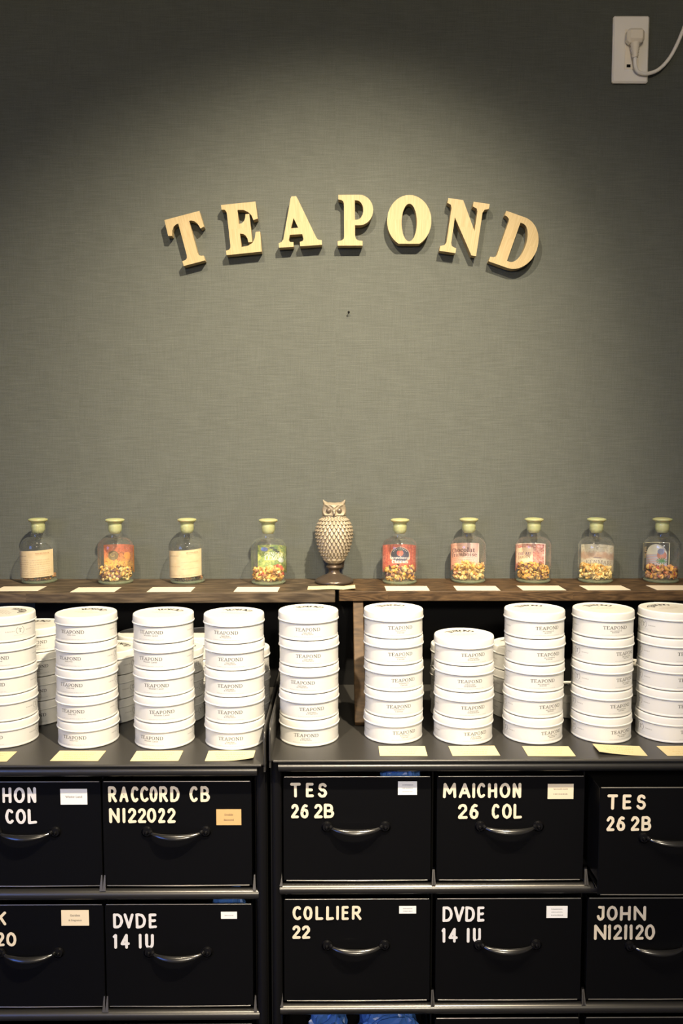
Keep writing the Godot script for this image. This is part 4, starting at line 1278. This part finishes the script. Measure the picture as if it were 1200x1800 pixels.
# ------------------------------------------------------------------ room
func room() -> void:
	var pale := mat(lin(0.22, 0.21, 0.19), 0.8)
	var ceil_m := mat(lin(0.25, 0.24, 0.22), 0.8)
	var floor_m := mat(lin(0.05, 0.042, 0.035), 0.5)
	var b := MB.new()
	b.box(Vector3(0.1, 1.4, -0.052), Vector3(4.8, 2.9, 0.10))
	var wb := struct("wall_back", b.mesh(M.wall))
	for e in [[-2.1, -1.205], [-1.205, -0.285], [-0.285, 0.635], [0.635, 2.3]]:    # strips of wall covering, butted
		var s := MB.new()
		s.box(Vector3((e[0] + e[1]) / 2, 1.4, -0.001), Vector3(e[1] - e[0], 2.8, 0.002))
		struct("wallpaper_strip", s.mesh(M.wall), wb)
	b = MB.new()
	b.box(Vector3(0.1, -0.05, 2.0), Vector3(4.8, 0.10, 4.4))
	struct("floor", b.mesh(floor_m))
	b = MB.new()
	b.box(Vector3(0.1, 2.85, 2.0), Vector3(4.8, 0.10, 4.4))
	struct("ceiling", b.mesh(ceil_m))
	b = MB.new()
	b.box(Vector3(2.35, 1.4, 2.0), Vector3(0.10, 2.9, 4.4))
	struct("wall_right", b.mesh(pale))
	b = MB.new()
	b.box(Vector3(0.1, 1.4, 4.15), Vector3(4.8, 2.9, 0.10))
	struct("wall_front", b.mesh(pale))
	b = MB.new()                                        # left wall with the window opening
	b.box(Vector3(-2.15, 0.45, 2.0), Vector3(0.10, 0.9, 4.4))
	b.box(Vector3(-2.15, 2.55, 2.0), Vector3(0.10, 0.5, 4.4))
	b.box(Vector3(-2.15, 1.6, 0.95), Vector3(0.10, 1.4, 2.1))
	b.box(Vector3(-2.15, 1.6, 4.0), Vector3(0.10, 1.4, 0.4))
	struct("wall_left", b.mesh(pale))
	b = MB.new()
	for q in [[0.93, 2.9, 0.06, 1.80], [2.27, 2.9, 0.06, 1.80], [1.6, 2.03, 1.4, 0.06], [1.6, 3.77, 1.4, 0.06], [1.6, 2.9, 1.4, 0.05]]:
		b.box(Vector3(-2.15, q[0], q[1]), Vector3(0.07, q[2], q[3]), 0.004)
	struct("window_1", b.mesh(M.plastic))
	var pg := mat(lin(0.6, 0.58, 0.52), 0.4)
	pg.emission_enabled = true; pg.emission = Color(1.0, 0.93, 0.82); pg.emission_energy_multiplier = 4.0
	var po := thing("fill_lamp", "added glowing globe for soft fill light, unseen behind the viewer", "lamp", FILL_AT)  # made-up globe, added for ambient fill
	b = MB.new()
	var globe := []
	for k in 17: globe.append(Vector2(0.15 * sin(PI * k / 16), -0.15 * cos(PI * k / 16)))
	b.lathe(globe, 32)
	part("fill_lamp_globe", b.mesh(pg), po)
	b = MB.new()
	b.tube([Vector3(0, 0.149, 0), Vector3(0, 0.19, 0)], [0.03, 0.022], 16)
	b.tube([Vector3(0, 0.19, 0), Vector3(0, 0.815, 0)], [0.004, 0.004], 8)
	part("cord", b.mesh(M.dark), po)
	for k in 3:
		var at: Vector3 = LAMP_AT[k] if k < 2 else FRONT_AT
		var aim: Vector3 = LAMP_AIM[k] if k < 2 else FRONT_AIM
		var r: float = 0.028 if k < 2 else 0.06
		var lamp := mat(Color.BLACK, 0.5)
		lamp.emission_enabled = true; lamp.emission = Color(1.0, 0.90, 0.75); lamp.emission_energy_multiplier = 14.0 if k < 2 else 8.0
		var dirn := (aim - at).normalized()
		var o := thing("spot_lamp", ["black ceiling spot lamp on the left, aimed at the wall letters", "black ceiling spot lamp on the right, aimed at the wall letters", "larger black spot lamp on a drop rod, aimed at the cabinets"][k], "lamp", at)
		b = MB.new()
		b.tube([-dirn * 0.09, -dirn * 0.085, dirn * 0.0, dirn * 0.012], [r * 0.7, r * 1.2, r * 1.28, r * 1.28], 24)
		var up := 2.798 - at.y
		b.tube([-dirn * 0.05, Vector3(0, minf(0.14, up * 0.7), -dirn.z * 0.05), Vector3(0, up, -dirn.z * 0.05)], [0.006, 0.006, 0.014], 10)
		part("housing", b.mesh(M.dark), o)
		b = MB.new()
		b.tube([dirn * 0.0125, dirn * 0.0145], [r, r], 24)
		part("lamp_glow", b.mesh(lamp), o)

func _ready() -> void:
	rng.seed = 7
	var cam := Camera3D.new()
	cam.name = "camera"
	add_child(cam)
	cam.position = EYE
	cam.rotation_degrees = Vector3(-4.0856, -0.4103, 0)
	cam.fov = 65.47
	cam.near = 0.05
	cam.current = true
	var we := WorldEnvironment.new()
	we.name = "environment"
	var env := Environment.new()
	var sky := Sky.new()
	var sm := ProceduralSkyMaterial.new()
	sm.sky_top_color = Color(0.24, 0.44, 0.92)
	sm.sky_horizon_color = Color(0.50, 0.68, 1.0)
	sm.ground_bottom_color = Color(0.25, 0.25, 0.26)
	sm.ground_horizon_color = Color(0.55, 0.60, 0.68)
	sm.sky_energy_multiplier = SKY_GAIN
	sm.ground_energy_multiplier = SKY_GAIN * 0.6
	sky.sky_material = sm
	env.sky = sky
	env.background_mode = Environment.BG_SKY
	env.tonemap_mode = Environment.TONE_MAPPER_LINEAR
	env.tonemap_exposure = EXPOSURE
	env.sdfgi_enabled = true; env.ssao_enabled = true; env.ssil_enabled = true
	we.environment = env
	add_child(we)
	for k in 2:
		var l := SpotLight3D.new()
		l.name = "spot_light"
		add_child(l, true)
		var dirn: Vector3 = (LAMP_AIM[k] - LAMP_AT[k]).normalized()
		l.position = LAMP_AT[k] + dirn * 0.020
		l.look_at_from_position(l.position, LAMP_AIM[k])
		l.light_energy = LAMP_ENERGY[k]
		l.light_color = LAMP_COLOR
		l.light_size = 0.028
		l.spot_angle = LAMP_CONE
		l.spot_angle_attenuation = 1.0
		l.spot_range = 8.0
		l.spot_attenuation = 2.0
		l.shadow_enabled = true
	var pl := SpotLight3D.new()
	pl.name = "shop_light"
	add_child(pl)
	pl.look_at_from_position(FRONT_AT + (FRONT_AIM - FRONT_AT).normalized() * 0.03, FRONT_AIM)
	pl.light_energy = FRONT_ENERGY
	pl.light_color = Color(1.0, 0.955, 0.88)
	pl.light_size = 0.06
	pl.spot_angle = 19.5
	pl.spot_angle_attenuation = 1.0
	pl.spot_range = 8.0
	pl.spot_attenuation = 2.0
	pl.shadow_enabled = true
	var gl := OmniLight3D.new()  # light of the added fill globe
	gl.name = "fill_light"
	add_child(gl)
	gl.position = FILL_AT
	gl.light_energy = FILL_ENERGY
	gl.light_color = Color(1.0, 0.925, 0.80)
	gl.light_size = 0.14
	gl.omni_range = 8.0
	gl.omni_attenuation = 2.0
	gl.shadow_enabled = true
	make_materials()
	room()
	shelf()
	cabinets()
	tins()
	wall_letter("T", Vector2(-0.2603, 1.6728), 14.5, Vector2(0.0692, 0.0929), "wooden letter T, leftmost of the arched wall sign")
	wall_letter("E", Vector2(-0.1625, 1.6900), 5.8, Vector2(0.0702, 0.0894), "wooden letter E, between the T and the A")
	wall_letter("A", Vector2(-0.0609, 1.7010), 4.0, Vector2(0.0751, 0.0869), "wooden letter A, third in the arched wall sign")
	wall_letter("P", Vector2(0.0341, 1.7041), 0.5, Vector2(0.0618, 0.0851), "wooden letter P in the middle of the arched wall sign")
	wall_letter("O", Vector2(0.1269, 1.7057), 0.0, Vector2(0.0739, 0.0851), "wooden letter O with a flattened foot, right of the P")
	wall_letter("N", Vector2(0.2225, 1.6929), -8.0, Vector2(0.0888, 0.0948), "wooden letter N, between the O and the D")
	wall_letter("D", Vector2(0.3080, 1.6715), -19.0, Vector2(0.0881, 0.0960), "wooden letter D, rightmost and most tilted of the wall sign")
	bottles()
	owl()
	cards()
	outlet()
